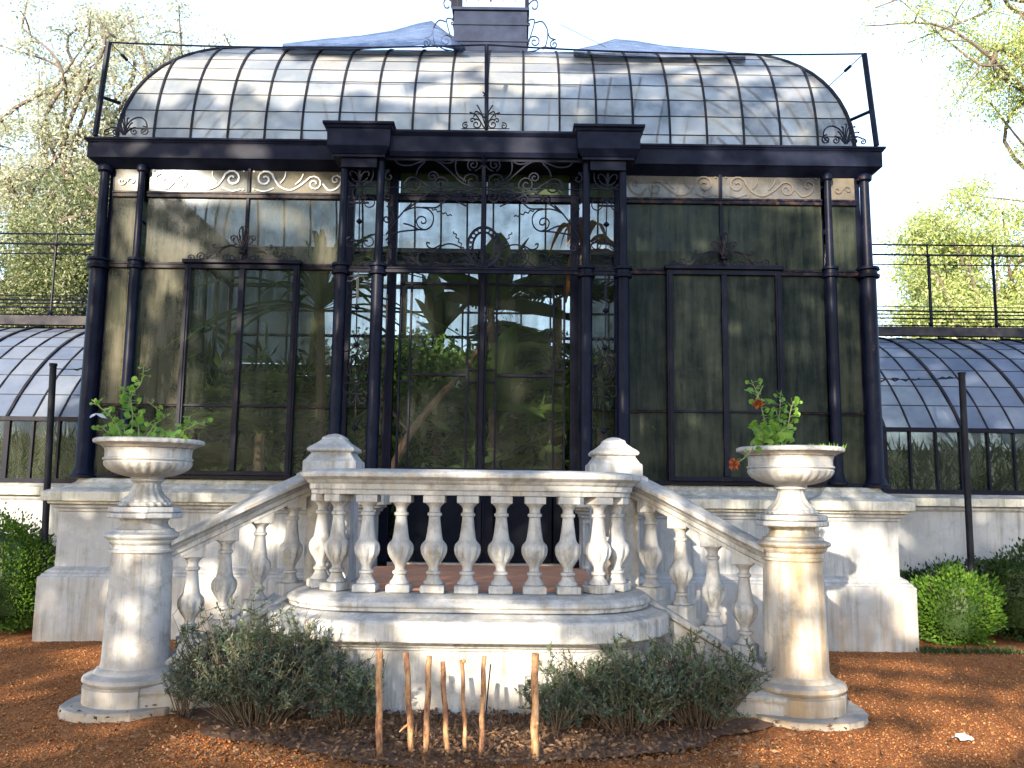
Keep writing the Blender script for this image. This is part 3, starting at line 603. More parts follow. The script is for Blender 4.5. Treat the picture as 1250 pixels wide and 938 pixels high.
def cornice():
    prof = [(-.16, 5.30), (-.02, 5.30), (.0, 5.33), (.03, 5.345), (.14, 5.425), (.155, 5.43), (.155, 5.605), (.17, 5.615), (.175, 5.63), (.19, 5.64), (.19, 5.665), (-.12, 5.67), (-.12, 5.60)]
    path = [(-4.48, 9.76), (-4.48, 14.15), (4.48, 14.15), (4.48, 9.76)]
    MB().sweep([(X(a), b) for a, b in path], prof, closed=True, out=-1).build('cornice', IRON_C, pav, bevel=.004)
    # portico entablature: two corner blocks and the lintel between, returned to the facade
    for s in (-1, 1):
        x0, x1 = X(s*1.40)-.32, X(s*1.40)+.32
        MB().sweep([(x0+.02, 9.24), (x0+.02, 9.60), (x1-.02, 9.60), (x1-.02, 9.24)], [(-.1, 5.36), (0, 5.36), (.05, 5.44), (.055, 5.63), (.07, 5.64), (.08, 5.665), (.10, 5.675), (.10, 5.705), (-.1, 5.71)], closed=True, out=-1).build('portico_block', IRON_C, pav, bevel=.004)
        MB().b(x0+.03, x1-.03, 9.25, 9.60, 5.33, 5.70).build('portico_block_core', IRON_C, pav)
        MB().b(x0+.12, x1-.12, 9.28, 9.70, 5.22, 5.34).build('portico_soffit', IRON, pav)
    MB().sweep([(X(-1.06), 9.30), (X(1.06), 9.30)], [(-.2, 5.36), (.0, 5.36), (.03, 5.41), (.035, 5.585), (.05, 5.60), (.07, 5.625), (.07, 5.65), (-.25, 5.66)], out=1).build('portico_lintel', IRON_C, pav, bevel=.004)
    MB().b(X(-1.1), X(1.1), 9.33, 9.72, 5.325, 5.62).build('portico_ceiling', IRON, pav)
    # gutter floor behind the cornice
    MB().b(X(-4.5), X(4.5), 9.60, 9.98, 5.60, 5.66).build('gutter', IRON_C, pav)
    for s in (-1, 1):                                      # wrought corner anthemions
        S = Screen((90, 90), 6.0, 9.55, None, .009)
        for u, v in ((330, 300), (355, 310), (380, 330), (405, 365), (425, 400)):
            S.st([(360, 450), ((360+u)/2+5, (450+v)/2-15), (u, v), (u+14, v-6)])
        for u, v in ((300, 320), (270, 360), (250, 400)): S.st([(350, 450), ((340+u)/2, (440+v)/2-25), (u, v), (u-10, v+8)])
        S.sp(500, 420, 36, a0=100, turns=1.4, dirn=-1); S.sp(430, 425, 30, a0=60, turns=1.4, dirn=1); S.sp(290, 425, 30, a0=120, turns=1.4, dirn=-1); S.sp(230, 430, 24, a0=60, turns=1.3, dirn=1)
        S.st([(360, 400), (410, 340), (470, 320), (515, 350), (520, 400), (480, 440)]); S.st([(350, 440), (330, 350), (345, 290)])
        m = S.m
        if s > 0: m.v = [(2*AX-v[0], v[1], v[2]) for v in m.v]; m.f = [f[::-1] for f in m.f]
        m.v = [(v[0]-s*.02, v[1], v[2]) for v in m.v]
        m.build('corner_ornament', IRON, pav)
    S = Screen((380, 0), 2.976, 9.36, AX, .009)
    S.sp(560, 457, 13, a0=60, turns=1.3, dirn=1); S.sp(600, 452, 20, a0=120, turns=1.4, dirn=-1); S.sp(585, 438, 10, a0=0, turns=1, dirn=1)
    S.st([(630, 468), (600, 420), (575, 408)]); S.st([(630, 450), (615, 405), (602, 382)]); S.st([(632, 430), (600, 405), (590, 425)]); S.st([(545, 468), (720, 468)], .006, smooth=False, mirror=False); S.st([(625, 350), (640, 335)])
    S.m.build('finial_ornament', IRON, pav)
cornice()

# ------------------------------------------------------------------ roof: a cloister vault of glass
RA, RB, ZR, RY0, RY1 = 4.42, 2.05, 5.70, 9.85, 14.15
def vault(a, t):                                           # front face: a across, t in degrees up
    c, s = math.cos(R_(t)), math.sin(R_(t)); return Vector((X(a), RY0 + RB*(1-c), ZR + RB*s))
def hip_a(t): return RA - 1.95*(1-math.cos(R_(t)))
def roof():
    N = 20; st = 2*RA/N; rows = [0, 5.5, 12.5, 19.5, 26.5, 33.5, 40.5, 47.5, 54.5, 61.5, 68.5, 76, 83, 90]
    for i in range(N+1):
        a = -RA + st*i; pts = []
        for t in range(0, 91, 5):
            if abs(a) <= hip_a(t)+1e-6 or t == 0: pts.append(vault(a, t)+Vector((0, -.006, .006)))
        if len(pts) > 1:
            if abs(a) < RA-.01 and abs(a) > hip_a(90):
                lo = t_end = None
                tt = math.degrees(math.acos(max(-1, min(1, 1-(RA-abs(a))/1.95)))); pts.append(vault(a, tt)+Vector((0, -.006, .006)))
            MB().tube(pts, .017, 4).build('roof_rib', IRON_R, pav)
    for s in (-1, 1):
        MB().tube([Vector((X(s*hip_a(t)), RY0+RB*(1-math.cos(R_(t))), ZR+RB*math.sin(R_(t)))) for t in range(0, 91, 5)], .028, 6).build('hip_rib', IRON_R, pav)
    for t in rows[1:-1]:
        h = hip_a(t); n = 40; pts = []
        for k in range(n+1):
            a = -h+2*h*k/n; p = vault(a, t); p.z += random.uniform(-.004, .004); pts.append(p)
        MB().tube(pts, .0085, 4).build('glazing_bar', IRON_R, pav)
    cnt = 0
    for i in range(N):
        for j in range(len(rows)-1):
            t0, t1 = rows[j], rows[j+1]
            if t0 > 70: continue
            a0, a1 = -RA+st*i, -RA+st*(i+1); h0, h1 = hip_a(t0), hip_a(t1)
            c0 = [max(-h0, min(h0, a0)), max(-h0, min(h0, a1))]; c1 = [max(-h1, min(h1, a0)), max(-h1, min(h1, a1))]
            if c0[1]-c0[0] < .01: continue
            jz = random.uniform(-.004, .004); tilt = random.uniform(-.003, .003)
            vs = [vault(c0[0]+.006, t0), vault(c0[1]-.006, t0), vault(c1[1]-.006, t1), vault(c1[0]+.006, t1)]
            up = Vector((0, -.004, .004)); vs = [v+up*(.6+jz*60) for v in vs]; vs[0] -= up*tilt*60; vs[1] += up*tilt*60
            fs = [(0, 1, 2, 3)] if c1[1]-c1[0] > .01 else [(0, 1, 2)]
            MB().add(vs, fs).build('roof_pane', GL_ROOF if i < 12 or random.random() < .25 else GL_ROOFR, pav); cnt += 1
    # flat crown, ends and rear slope, seen only as a mass
    mb = MB()
    h = hip_a(90); mb.add([(X(-h), RY0+RB, ZR+RB), (X(h), RY0+RB, ZR+RB), (X(h), RY1-RB, ZR+RB), (X(-h), RY1-RB, ZR+RB)], [(0, 1, 2, 3)])
    T = list(range(0, 91, 6))
    T[-1] = 90
    for j in range(len(T)-1):
        t0, t1 = T[j], T[j+1]
        def q(t, sx, sy):
            yy = RY0+RB*(1-math.cos(R_(t))) if sy < 0 else RY1-RB*(1-math.cos(R_(t))); return (X(sx*hip_a(t)), yy, ZR+RB*math.sin(R_(t)))
        mb.add([q(t0, 1, 1), q(t0, -1, 1), q(t1, -1, 1), q(t1, 1, 1)], [(0, 1, 2, 3)])
        for sx in (-1, 1): mb.add([q(t0, sx, -1), q(t0, sx, 1), q(t1, sx, 1), q(t1, sx, -1)], [(0, 1, 2, 3)])
        if t0 >= 70: mb.add([q(t0, -1, -1), q(t0, 1, -1), q(t1, 1, -1), q(t1, -1, -1)], [(0, 1, 2, 3)])
    o = mb.build('rear_roof_glazing', GL_ROOFB, pav)
    rb = MB()
    for i in range(N+1):
        a = -RA+st*i; pts = [(X(a), RY1-RB*(1-math.cos(R_(t))), ZR+RB*math.sin(R_(t))) for t in range(0, 91, 6) if abs(a) <= hip_a(t)+1e-6]
        if len(pts) > 1: rb.tube(pts, .02, 4)
    for s in (-1, 1):
        for k in range(1, 10):
            y = RY0+(RY1-RY0)*k/10; pts = []
            for t in range(0, 91, 6):
                yl = RB*(1-math.cos(R_(t)))
                if RY0+yl <= y <= RY1-yl: pts.append((X(s*hip_a(t)), y, ZR+RB*math.sin(R_(t))))
            if len(pts) > 1: rb.tube(pts, .02, 4)
    o = rb.build('rear_roof_ribs', IRON_R, pav); o['kind'] = 'stuff'
    # ridge lantern
    lx, ly = AX-.02, 12.0; f = MB(); hw = .52
    f.b(lx-hw, lx+hw, ly-hw, ly+hw, 7.70, 8.42); f.b(lx-hw-.03, lx+hw+.03, ly-hw-.03, ly+hw+.03, 8.42, 8.46)
    for z in (7.95, 8.2): f.b(lx-hw-.015, lx+hw+.015, ly-hw-.015, ly+hw+.015, z, z+.03)
    L = f.build('lantern_base', iron_mat('lantern_paint', (.012, .018, .040), (.024, .034, .065), .8, .6), pav)
    g = MB()
    for sx in (-1, 1):
        for sy in (-1, 1): g.b(lx+sx*hw-.045*(1 if sx < 0 else .5), lx+sx*hw+.045*(1 if sx < 0 else .5), ly+sy*hw-.03, ly+sy*hw+.03, 8.46, 10.4)
    for k in range(1, 6): g.b(lx-hw+2*hw*k/6-(.012 if k == 3 else .004), lx-hw+2*hw*k/6+(.012 if k == 3 else .004), ly-hw-.01, ly-hw+.01, 8.56, 10.4)
    g.b(lx-hw, lx+hw, ly-hw-.012, ly-hw+.012, 8.60, 8.63); g.b(lx-hw-.1, lx+hw+.1, ly-hw-.1, ly+hw+.1, 10.4, 10.6)
    g.build('lantern_frame', IRON, L)
    S = Screen((520, 0), 6.94, 11.5, None, .012)
    for mir in (0, 1):
        S = Screen((520, 0), 6.94, 11.5, None, .010)
        S.st([(860, 180), (900, 165), (920, 190), (880, 330), (858, 420)]); S.st([(925, 195), (985, 185), (1030, 260), (1020, 370), (990, 420)])
        S.sp(920, 355, 55, a0=180, turns=1.4, dirn=-1); S.sp(1085, 378, 38, a0=90, turns=1.4, dirn=1); S.st([(1030, 270), (1050, 320), (1100, 340)]); S.st([(860, 440), (930, 430), (1000, 400), (1120, 420)])
        S.st([(855, 110), (870, 40), (920, 0), (948, 30), (935, 75), (905, 75), (905, 58)]); S.sp(870, 205, 22, a0=90, turns=1.1, dirn=1); S.st([(855, 130), (870, 170)])
        m = S.m
        if mir: m.v = [(2*lx-v[0], v[1], v[2]) for v in m.v]
        m.build('lantern_scroll', IRON, L)
roof()

def other_walls():
    # rear wall and ends of the pavilion: real glazing, seen through the front
    for s in (-1, 1):
        xw = X(s*4.42)
        for k in range(1, 8):
            y = 9.85+k*(14.1-9.85)/8; MB().b(xw-.03, xw+.03, y-.02, y+.02, ZB, 5.32).build('side_mullion', IRON, pav)
        for z in (ZL, ZT, ZF): MB().b(xw-.032, xw+.032, 9.87, 14.1, z-.03, z+.03).build('side_transom', IRON, pav)
        for z0, z1 in ((ZB, ZL-.03), (ZL+.03, ZT-.03), (ZT+.03, ZF-.03), (ZF+.03, 5.32)):
            MB().add([(xw, 9.87, z0), (xw, 14.1, z0), (xw, 14.1, z1), (xw, 9.87, z1)], [(0, 1, 2, 3)]).build('side_pane', GL_BACK, pav)
    yb = 14.15
    for k in range(0, 19):
        x = X(-4.4+8.8*k/18); MB().b(x-(.04 if k % 3 == 0 else .014), x+(.04 if k % 3 == 0 else .014), yb-.03, yb+.03, ZB, 5.32).build('rear_mullion', IRON, pav)
    for z, h in ((ZL, .02), (3.6, .09), (ZT, .02), (ZF, .03), (4.6, .012), (3.15, .012)): MB().b(X(-4.4), X(4.4), yb-.035, yb+.035, z-h, z+h).build('rear_transom', IRON, pav)
    for k in range(6):
        x0 = X(-4.4+8.8*k/6)+.04; x1 = X(-4.4+8.8*(k+1)/6)-.04
        for z0, z1 in ((ZB, 3.5), (3.7, 5.32)): MB().add([(x0, yb, z0), (x1, yb, z0), (x1, yb, z1), (x0, yb, z1)], [(0, 1, 2, 3)]).build('rear_pane', GL_REAR if k in (1, 2, 3) and z0 > 3 else GL_BACK, pav)
    MB().b(X(-4.5), X(4.5), 14.12, 14.2, .5, 1.73).build('rear_base_wall', STONE_P, pav)
other_walls()

# ================================================================== WINGS
def wing(s):
    side = 'left' if s < 0 else 'right'
    xa, xb = 4.52, 10.6
    root = empty('glasshouse_wing', (AX+s*7.5, 12.7, 0), f'low curved-roof glass wing extending from the {side} side of the pavilion', 'greenhouse')
    def xr(a, b): return sorted((X(s*a), X(s*b)))
    x0, x1 = xr(xa+.2, xb); y0 = 11.2
    prof = [(0, -.05), (0, .62), (-.03, .70), (-.07, .72), (-.07, 1.44), (-.04, 1.47), (-.04, 1.50), (.03, 1.51)]
    MB().sweep([(x0, y0-.18), (x1, y0-.18)], prof+[(-.3, 1.51), (-.3, -.05)], out=1).build('base_wall', STONE_P, root, bevel=.006)
    MB().sweep([(x0, y0-.18), (x1, y0-.18)], [(-.3, 1.513), (.03, 1.513), (.03, 1.61), (-.04, 1.63), (-.14, 1.66), (-.3, 1.66)], out=1).build('coping', STONE_C, root)
    if s < 0: MB().b(X(-6.45), X(-5.86), y0-.125, y0-.09, 1.12, 1.30).build('vent_block', STONE_P, root)
    zE, Rw, n = 2.51, 4.1, 18; SF = math.sin(R_(55)); CF = math.cos(R_(55))
    def wy(t): return y0-.04+Rw*(SF-math.sin(R_(55-t*43/90)))
    def wz(t): return zE+Rw*(math.cos(R_(55-t*43/90))-CF)
    st = (xb-xa)/n
    MB().b(x0, x1, y0-.03, y0+.03, 1.66, 1.72).build('sill', IRON, root); MB().b(x0, x1, y0-.05, y0+.05, zE-.045, zE+.01).build('eave_beam', IRON, root)
    for k in range(n+1):
        a = xa+k*st; big = k % 3 == 2; hw = .035 if big else .014
        if a > xa+.1: MB().b(X(s*a)-hw, X(s*a)+hw, y0-.03, y0+.03, 1.72, zE-.045).build('mullion', IRON, root)
        pts = [(X(s*a), wy(t), wz(t)+.006) for t in range(0, 91, 9)]
        MB().tube(pts, .026 if big else .013, 4).build('roof_rib', IRON_R, root)
    rows = [0, 12, 24, 36, 48, 60, 70, 80, 90]
    for t in rows[1:-1]:
        MB().tube([(x_, wy(t), wz(t)) for x_ in np.linspace(x0, x1, 10)], .008, 4).build('glazing_bar', IRON_R, root)
    for k in range(n):
        xx0, xx1 = xr(xa+k*st, xa+(k+1)*st)
        if xa+(k+1)*st > xa+.3 and k < 16: pane(xx0+.012, xx1-.012, 1.72, zE-.045, GL_LOW, y=y0, par=root)
        for j in range(len(rows)-1):
            vs = []
            for xx, t in ((xx0+.008, rows[j]), (xx1-.008, rows[j]), (xx1-.008, rows[j+1]), (xx0+.008, rows[j+1])):
                e = random.uniform(-.003, .003); vs.append((xx, wy(t)+e, wz(t)+e))
            MB().add(vs, [(0, 1, 2, 3)]).build('roof_pane', GL_WING, root)
    mb = MB(); xm0, xm1 = x0, x1
    for j in range(len(rows)-1):
        f = lambda t: (2*wy(90)-wy(t), wz(t))
        (ya, za), (yb, zb) = f(rows[j]), f(rows[j+1]); mb.add([(xm0, ya, za), (xm1, ya, za), (xm1, yb, zb), (xm0, yb, zb)], [(0, 1, 2, 3)])
    mb.build('rear_roof_glazing', GL_WING, root); MB().b(x0, x1, 16.1, 16.2, 0, 1.66).build('rear_wall', STONE_P, root)
    MB().add([(x0, 16.15, 1.66), (x1, 16.15, 1.66), (x1, 16.15, zE), (x0, 16.15, zE)], [(0, 1, 2, 3)]).build('rear_pane', GL_BACK, root)
    # ridge walkway and its railing
    zd = 4.15; yR = 13.66
    wk = MB(); wk.b(x0, x1, yR-.30, yR+.30, zd+.10, zd+.15); wk.b(x0, x1, yR-.34, yR-.28, zd, zd+.14)
    wk.build('ridge_walkway', iron_mat('weathered_deck', (.02, .02, .03), (.06, .058, .06), .7, .8), root)
    for sy, yy in ((0, yR-.28), (1, yR+.28)):
        for z, r in ((zd+.28, .012), (zd+.40, .014), (zd+.47, .008), (zd+.34, .006), (5.46, .011), (5.63, .014)):
            MB().tube([(x0, yy, z), (x1, yy, z+.01)], r, 5).build('railing_rail', IRON, root)
        k = 0
        for a in np.arange(xa+.35, xb, 1.05):
            xx = X(s*(a+sy*.3)); mb = MB(); mb.tube([(xx, yy, zd+.14), (xx, yy, 5.65)], .016, 6); blob(mb, (xx, yy, 5.46), .032); blob(mb, (xx, yy, zd+.2), .04); mb.build('railing_post', IRON, root)
    # planting seen behind the wing glass
    N = 2600; P = np.stack([rng.uniform(x0, x1, N), rng.uniform(11.6, 12.6, N), rng.uniform(1.4, 2.25, N)], 1)
    V, F = leaf_arrays(P, rand_dirs(N, 1.2), rng.uniform(.15, .4, N), rng.uniform(.02, .05, N))
    o = arr_mesh('potted_greenery', V, F, LF_BACK); tagp(o, f'dim potted greenery massed behind the glass of the {side} wing', 'plants', kind='stuff')
wing(-1); wing(1)

# ================================================================== STAIR AND LANDING
stair = empty('entrance_staircase', (AN, 7.6, 0), 'white stone double staircase with a bowed balustraded landing before the door', 'staircase')
def XS(r): return AN + r
def bow(off=0.0, yb=7.22, n=9):
    r = .45+off; cx, cy = .75, 7.05; P = [(-1.2-off, yb)]
    for k in range(n+1): a = PI + (PI/2)*k/n; P.append((-cx+r*math.cos(a), cy+r*math.sin(a)))
    m = 4
    for k in range(1, m): P.append((-cx+2*cx*k/m, cy-r-.012*math.sin(PI*k/m)))
    for k in range(n+1): a = 1.5*PI + (PI/2)*k/n; P.append((cx+r*math.cos(a), cy+r*math.sin(a)))
    P.append((1.2+off, yb)); return [(XS(a), b) for a, b in P]
ZFL = .82
BAL_PROF = [(.068, .060), (.074, .066), (.072, .078), (.056, .095), (.047, .115), (.043, .130), (.054, .136), (.057, .146), (.054, .156), (.040, .162), (.036, .178), (.040, .196),
            (.055, .222), (.073, .255), (.085, .285), (.091, .315), (.092, .340), (.088, .358), (.076, .374), (.066, .386), (.060, .410), (.054, .450), (.048, .500), (.043, .545),
            (.042, .562), (.052, .567), (.055, .578), (.052, .589), (.042, .594), (.040, .612), (.043, .628), (.056, .646), (.066, .654), (.068, .662)]
def bal_mod(a, r, z):
    if .20 < z < .375:
        k = math.sin((z-.20)/.175*PI); return 1 + .13*k*(abs(math.cos(a*4))*2-1.1)
    return 1
def baluster_mesh(h=.72, top=.0, bot=.0):
    mb = MB(); mb.box((0, 0, .03-bot/2), (.088, .088, .03+bot/2), .008); mb.lathe(BAL_PROF, 32, (0, 0, 0), bal_mod); mb.box((0, 0, (.662+h+top)/2), (.080, .080, (h+top-.662)/2), .006); return mb
RAIL = [(-.10, 1.582), (.085, 1.582), (.088, 1.615), (.10, 1.622), (.104, 1.66), (.12, 1.672), (.135, 1.69), (.16, 1.705), (.175, 1.715), (.178, 1.742), (.165, 1.754), (.11, 1.768), (0, 1.778), (-.11, 1.768), (-.15, 1.752), (-.16, 1.72), (-.12, 1.69), (-.10, 1.66), (-.10, 1.582)]
def staircase():
    # bowed base of the landing, in its courses
    MB().sweep(bow(), [(.25, -.05), (.25, .06), (.235, .08), (.235, .475), (.25, .48), (.25, .495), (.27, .505), (.285, .53), (.285, .545), (.0, .55)], out=-1 if False else 1).build('landing_wall', STONE, stair, bevel=.004)
    MB().sweep(bow(), [(.2, .548), (.375, .55), (.385, .56), (.385, .685), (.37, .70), (.30, .715), (.25, .735), (.1, .74)], out=1).build('lower_course', STONE, stair, bevel=.006)
    MB().sweep(bow(), [(.1, .738), (.225, .742), (.225, .768), (.24, .776), (.245, .79), (.235, .81), (.20, .835), (.14, .852), (.1, .858), (-.12, .858), (-.12, .78)], out=1).build('upper_course', STONE, stair, bevel=.004)
    fl = bow(-.1, 9.3); n = len(fl)
    MB().add([(a, b, ZFL) for a, b in fl]+[(a, b, .3) for a, b in fl], [tuple(range(n))]+[(i, i+n, (i+1) % n+n, (i+1) % n) for i in range(n)]).build('landing_floor', TERRA, stair)
    MB().b(XS(-1.0), XS(1.0), 9.2, 9.66, .3, .817).build('door_landing', TERRA, stair)
    MB().sweep(bow(0, 7.26), RAIL, out=1).build('landing_rail', STONE, stair, smooth=False, bevel=.003)
    # balusters round the bow
    path = bow(0, 7.18, 12); d = [0]
    for a, b in zip(path, path[1:]): d.append(d[-1]+math.hypot(a[0]-b[0], a[1]-b[1]))
    proto = baluster_mesh().build('baluster', STONE, stair, smooth=True, loc=(0, 0, 0)); first = True; off = Vector(stair['_o'])
    L = d[-1]; NB = 13; gap = (L-.14)/(NB-1)
    for k in range(NB):
        t = .07+gap*k; i = max(j for j in range(len(d)) if d[j] <= t+1e-9); i = min(i, len(path)-2); f = (t-d[i])/(d[i+1]-d[i])
        x = path[i][0]*(1-f)+path[i+1][0]*f; y = path[i][1]*(1-f)+path[i+1][1]*f; an = math.atan2(path[i+1][1]-path[i][1], path[i+1][0]-path[i][0])
        o = proto if first else inst(proto, stair); first = False
        o.location = (x-off.x, y-off.y, .860-off.z); o.rotation_euler = (0, 0, an+random.uniform(-.02, .02)); o.scale = (1+random.uniform(-.015, .015),)*2+(1.002,)
    slope_proto = baluster_mesh(.72, .10, .10).build('baluster', STONE, stair, smooth=True, loc=(0, 0, 0)); first = True
    for s in (-1, 1):
        # pedestal
        px, py = XS(s*1.2), 7.44
        p = MB(); p.box((px, py, (.5+1.585)/2), (.185, .185, (1.585-.5)/2), .006); p.box((px, py, .66), (.25, .25, .165), .01); p.box((px, py, .84), (.225, .225, .018), .006); P_ = p.build('pedestal', STONE, stair)
        c = .0; q = [(px-.185, py-.185), (px+.185, py-.185), (px+.185, py+.185), (px-.185, py+.185)]
        MB().sweep(q, [(-.1, 1.587), (.02, 1.587), (.022, 1.618), (.03, 1.624), (.034, 1.66), (.05, 1.675), (.065, 1.70), (.075, 1.717), (.075, 1.744), (.05, 1.76), (-.1, 1.79)], closed=True, out=1).build('pedestal_moulding', STONE, P_)
        MB().stack([(.222, .222, 1.76), (.222, .222, 1.85), (.214, .214, 1.862), (.204, .204, 1.868), (.192, .192, 1.885), (.178, .178, 1.905), (.168, .168, 1.918), (.168, .168, 1.928), (.19, .19, 1.936), (.198, .198, 1.948), (.196, .196, 1.962), (.18, .18, 1.978), (.145, .145, 2.0), (.11, .11, 2.028), (.095, .095, 2.045), (.095, .095, 2.058), (.08, .08, 2.068), (.05, .05, 2.085), (.012, .012, 2.095)], px, py).build('pedestal_cap', STONE, P_, smooth=False, bevel=.0025)
        # sloping rail and stringer from pedestal to pillar
        A = (XS(s*1.36), 7.30); B = (XS(s*2.30), 6.74); n = 10; ptsR = []
        for k in range(n+1):
            f = k/n; x = A[0]+(B[0]-A[0])*f; y = A[1]+(B[1]-A[1])*f - .05*math.sin(PI*f)*(1 if True else 0); e = f*f*(3-2*f)*.12+f*.88; ptsR.append((x, y, -.53*e))
        side = -1 if s < 0 else 1
        MB().sweep(ptsR, RAIL, out=1 if s > 0 else -1).build('sloping_rail', STONE, stair, bevel=.003)
        MB().sweep(ptsR, [(-.11, .6), (.11, .6), (.11, .79), (.12, .80), (.145, .815), (.15, .845), (.13, .862), (-.13, .862), (-.15, .845), (-.15, .81), (-.11, .79), (-.11, .6)], out=1 if s > 0 else -1).build('stringer', STONE, stair, bevel=.003)
        mb = MB()
        for k in range(n):
            a, b = ptsR[k], ptsR[k+1]; dx, dy = b[0]-a[0], b[1]-a[1]; L2 = math.hypot(dx, dy); nx, ny = -dy/L2*.10, dx/L2*.10
            vs = [(a[0]+nx, a[1]+ny, -.05), (a[0]-nx, a[1]-ny, -.05), (b[0]-nx, b[1]-ny, -.05), (b[0]+nx, b[1]+ny, -.05), (a[0]+nx, a[1]+ny, .62+a[2]), (a[0]-nx, a[1]-ny, .62+a[2]), (b[0]-nx, b[1]-ny, .62+b[2]), (b[0]+nx, b[1]+ny, .62+b[2])]
            mb.add(vs, [(0, 1, 5, 4), (2, 3, 7, 6), (1, 2, 6, 5), (3, 0, 4, 7), (4, 5, 6, 7)])
        mb.build('stair_side_wall', STONE_P, stair)
        for f in (.13, .36, .60, .83):
            i = int(f*n); g = f*n-i; x = ptsR[i][0]*(1-g)+ptsR[i+1][0]*g; y = ptsR[i][1]*(1-g)+ptsR[i+1][1]*g; z = ptsR[i][2]*(1-g)+ptsR[i+1][2]*g
            o = slope_proto if first else inst(slope_proto, stair); first = False
            o.location = (x-off.x, y-off.y, .862+z-off.z); o.rotation_euler = (0, 0, math.atan2(ptsR[i+1][1]-ptsR[i][1], ptsR[i+1][0]-ptsR[i][0]))
        # treads
        for k in range(4):
            z1 = ZFL-.185*k; xa_, xb_ = sorted((XS(s*1.0) if k == 0 else XS(s*(1.40+.29*(k-1)+.03)), XS(s*(1.40+.29*k+.03)))); 
            if k == 0: continue
            xi_, xo_ = 1.42+.29*(k-1)-.015-(.1 if k == 1 else 0), 1.42+.29*k
            MB().b(min(XS(s*xi_), XS(s*xo_)), max(XS(s*xi_), XS(s*xo_)), 7.33-(xi_-1.36)*.6, 9.45, -.05+.003*k, z1, .008).build('step', TERRA if k < 3 else STONE_D, stair)
        # bottom step with its rounded nose round the pillar foot
        pl = [(2.0, 9.42), (2.0, 6.75), (2.12, 6.38), (2.30, 6.22), (2.50, 6.17), (2.68, 6.20), (2.82, 6.30), (2.90, 6.42), (2.93, 6.6), (2.93, 9.42)]
        m = len(pl); MB().add([(XS(s*a), b, .055) for a, b in pl]+[(XS(s*(a+.01)), b-.01, -.05) for a, b in pl], [tuple(range(m)) if s < 0 else tuple(range(m))[::-1]]+[(i, i+m, (i+1) % m+m, (i+1) % m) for i in range(m)]).build('bottom_step', STONE_D, stair, bevel=.012)
        # newel pillar
        cx, cy = XS(s*2.47), 6.65
        pr = [(.345, .04), (.35, .05), (.352, .17), (.335, .178), (.33, .185), (.348, .195), (.36, .215), (.352, .24), (.32, .255), (.285, .262), (.278, .275), (.268, .29), (.248, .30), (.238, .33), (.234, .5), (.226, .8), (.216, 1.12),
              (.220, 1.128), (.236, 1.132), (.24, 1.15), (.225, 1.158), (.226, 1.185), (.242, 1.20), (.25, 1.21), (.252, 1.225), (.272, 1.236), (.28, 1.25), (.274, 1.264), (.225, 1.282), (.215, 1.30), (.19, 1.305), (.172, 1.33), (.165, 1.355), (.178, 1.375), (.2, 1.382)]
        npl = MB(); npl.lathe(pr, 48, (cx, cy, 0)); NP = npl.build('newel_pillar', STONE_R if s > 0 else STONE, stair, smooth=True)
        blk = MB(); blk.lathe([(.262, 1.382), (.27, 1.39), (.27, 1.418), (.262, 1.423)], 8, (cx, cy, 0), rot=PI/8); blk.lathe([(.255, 1.425), (.262, 1.432), (.262, 1.462), (.256, 1.468)], 8, (cx, cy, 0), rot=PI/8+.05); blk.build('abacus', STONE, NP, bevel=.004)
        # spreading scroll foot that ties the pillar to the stair wall
        ft = MB(); 
        ft.sweep([(cx-s*.10, cy-.15), (cx-s*.42, cy-.02), (cx-s*.72, cy+.12)], [(-.2, -.02), (.17, -.02), (.17, .13), (.185, .155), (.18, .18), (.14, .205), (.05, .225), (-.2, .23)], out=1 if s < 0 else -1).build('pillar_foot', STONE, stair, bevel=.01)
staircase()

# ================================================================== URNS AND THEIR PLANTS
def urn_mesh():
    mb = MB(); pr = [(.17, 0), (.19, .004), (.198, .018), (.19, .032), (.175, .036), (.168, .05), (.15, .065), (.125, .09), (.105, .125), (.095, .155), (.096, .175), (.108, .188), (.122, .194), (.126, .204), (.118, .214), (.125, .222),
                     (.16, .228), (.205, .240), (.25, .258), (.285, .282), (.308, .308), (.318, .330), (.314, .344), (.322, .348), (.326, .356), (.322, .366), (.312, .370), (.312, .408), (.316, .428), (.328, .446), (.350, .460), (.375, .470),
                     (.392, .476), (.398, .488), (.396, .502), (.384, .510), (.36, .512), (.34, .505), (.335, .47), (.30, .44), (.02, .43)]
    def md(a, r, z):
        if .225 < z < .342 and r > .12: return 1+.028*(abs(math.sin(a*14))*2-1)*math.sin((z-.225)/.117*PI)
        if .04 < z < .16: return 1+.035*math.cos(a*16)
        if z <= .034: return 1+.03*math.cos(a*22+z*60)
        if .472 < z < .506 and r > .38: return 1+.010*math.cos(a*36)
        return 1
    mb.lathe(pr, 144, (0, 0, 0), md); return mb
def urn(s, lab, mat):
    r = empty('stone_urn', (XS(s*2.47), 6.65, 1.469), lab, 'urn', 'white stone urns on the stair pillars')
    mb = urn_mesh(); mb.build('bowl', mat, r, smooth=True, loc=(0, 0, 0))
    MB().lathe([(.33, .44), (.31, .475), (.15, .485), (.01, .488)], 32, (0, 0, 0)).build('soil', SOIL, r, loc=(0, 0, 0)); return r
urn(-1, 'white fluted stone urn with trailing green leaves on the left stair pillar', STONE)
urn(1, 'white fluted stone urn with upright geranium on the right stair pillar', STONE)
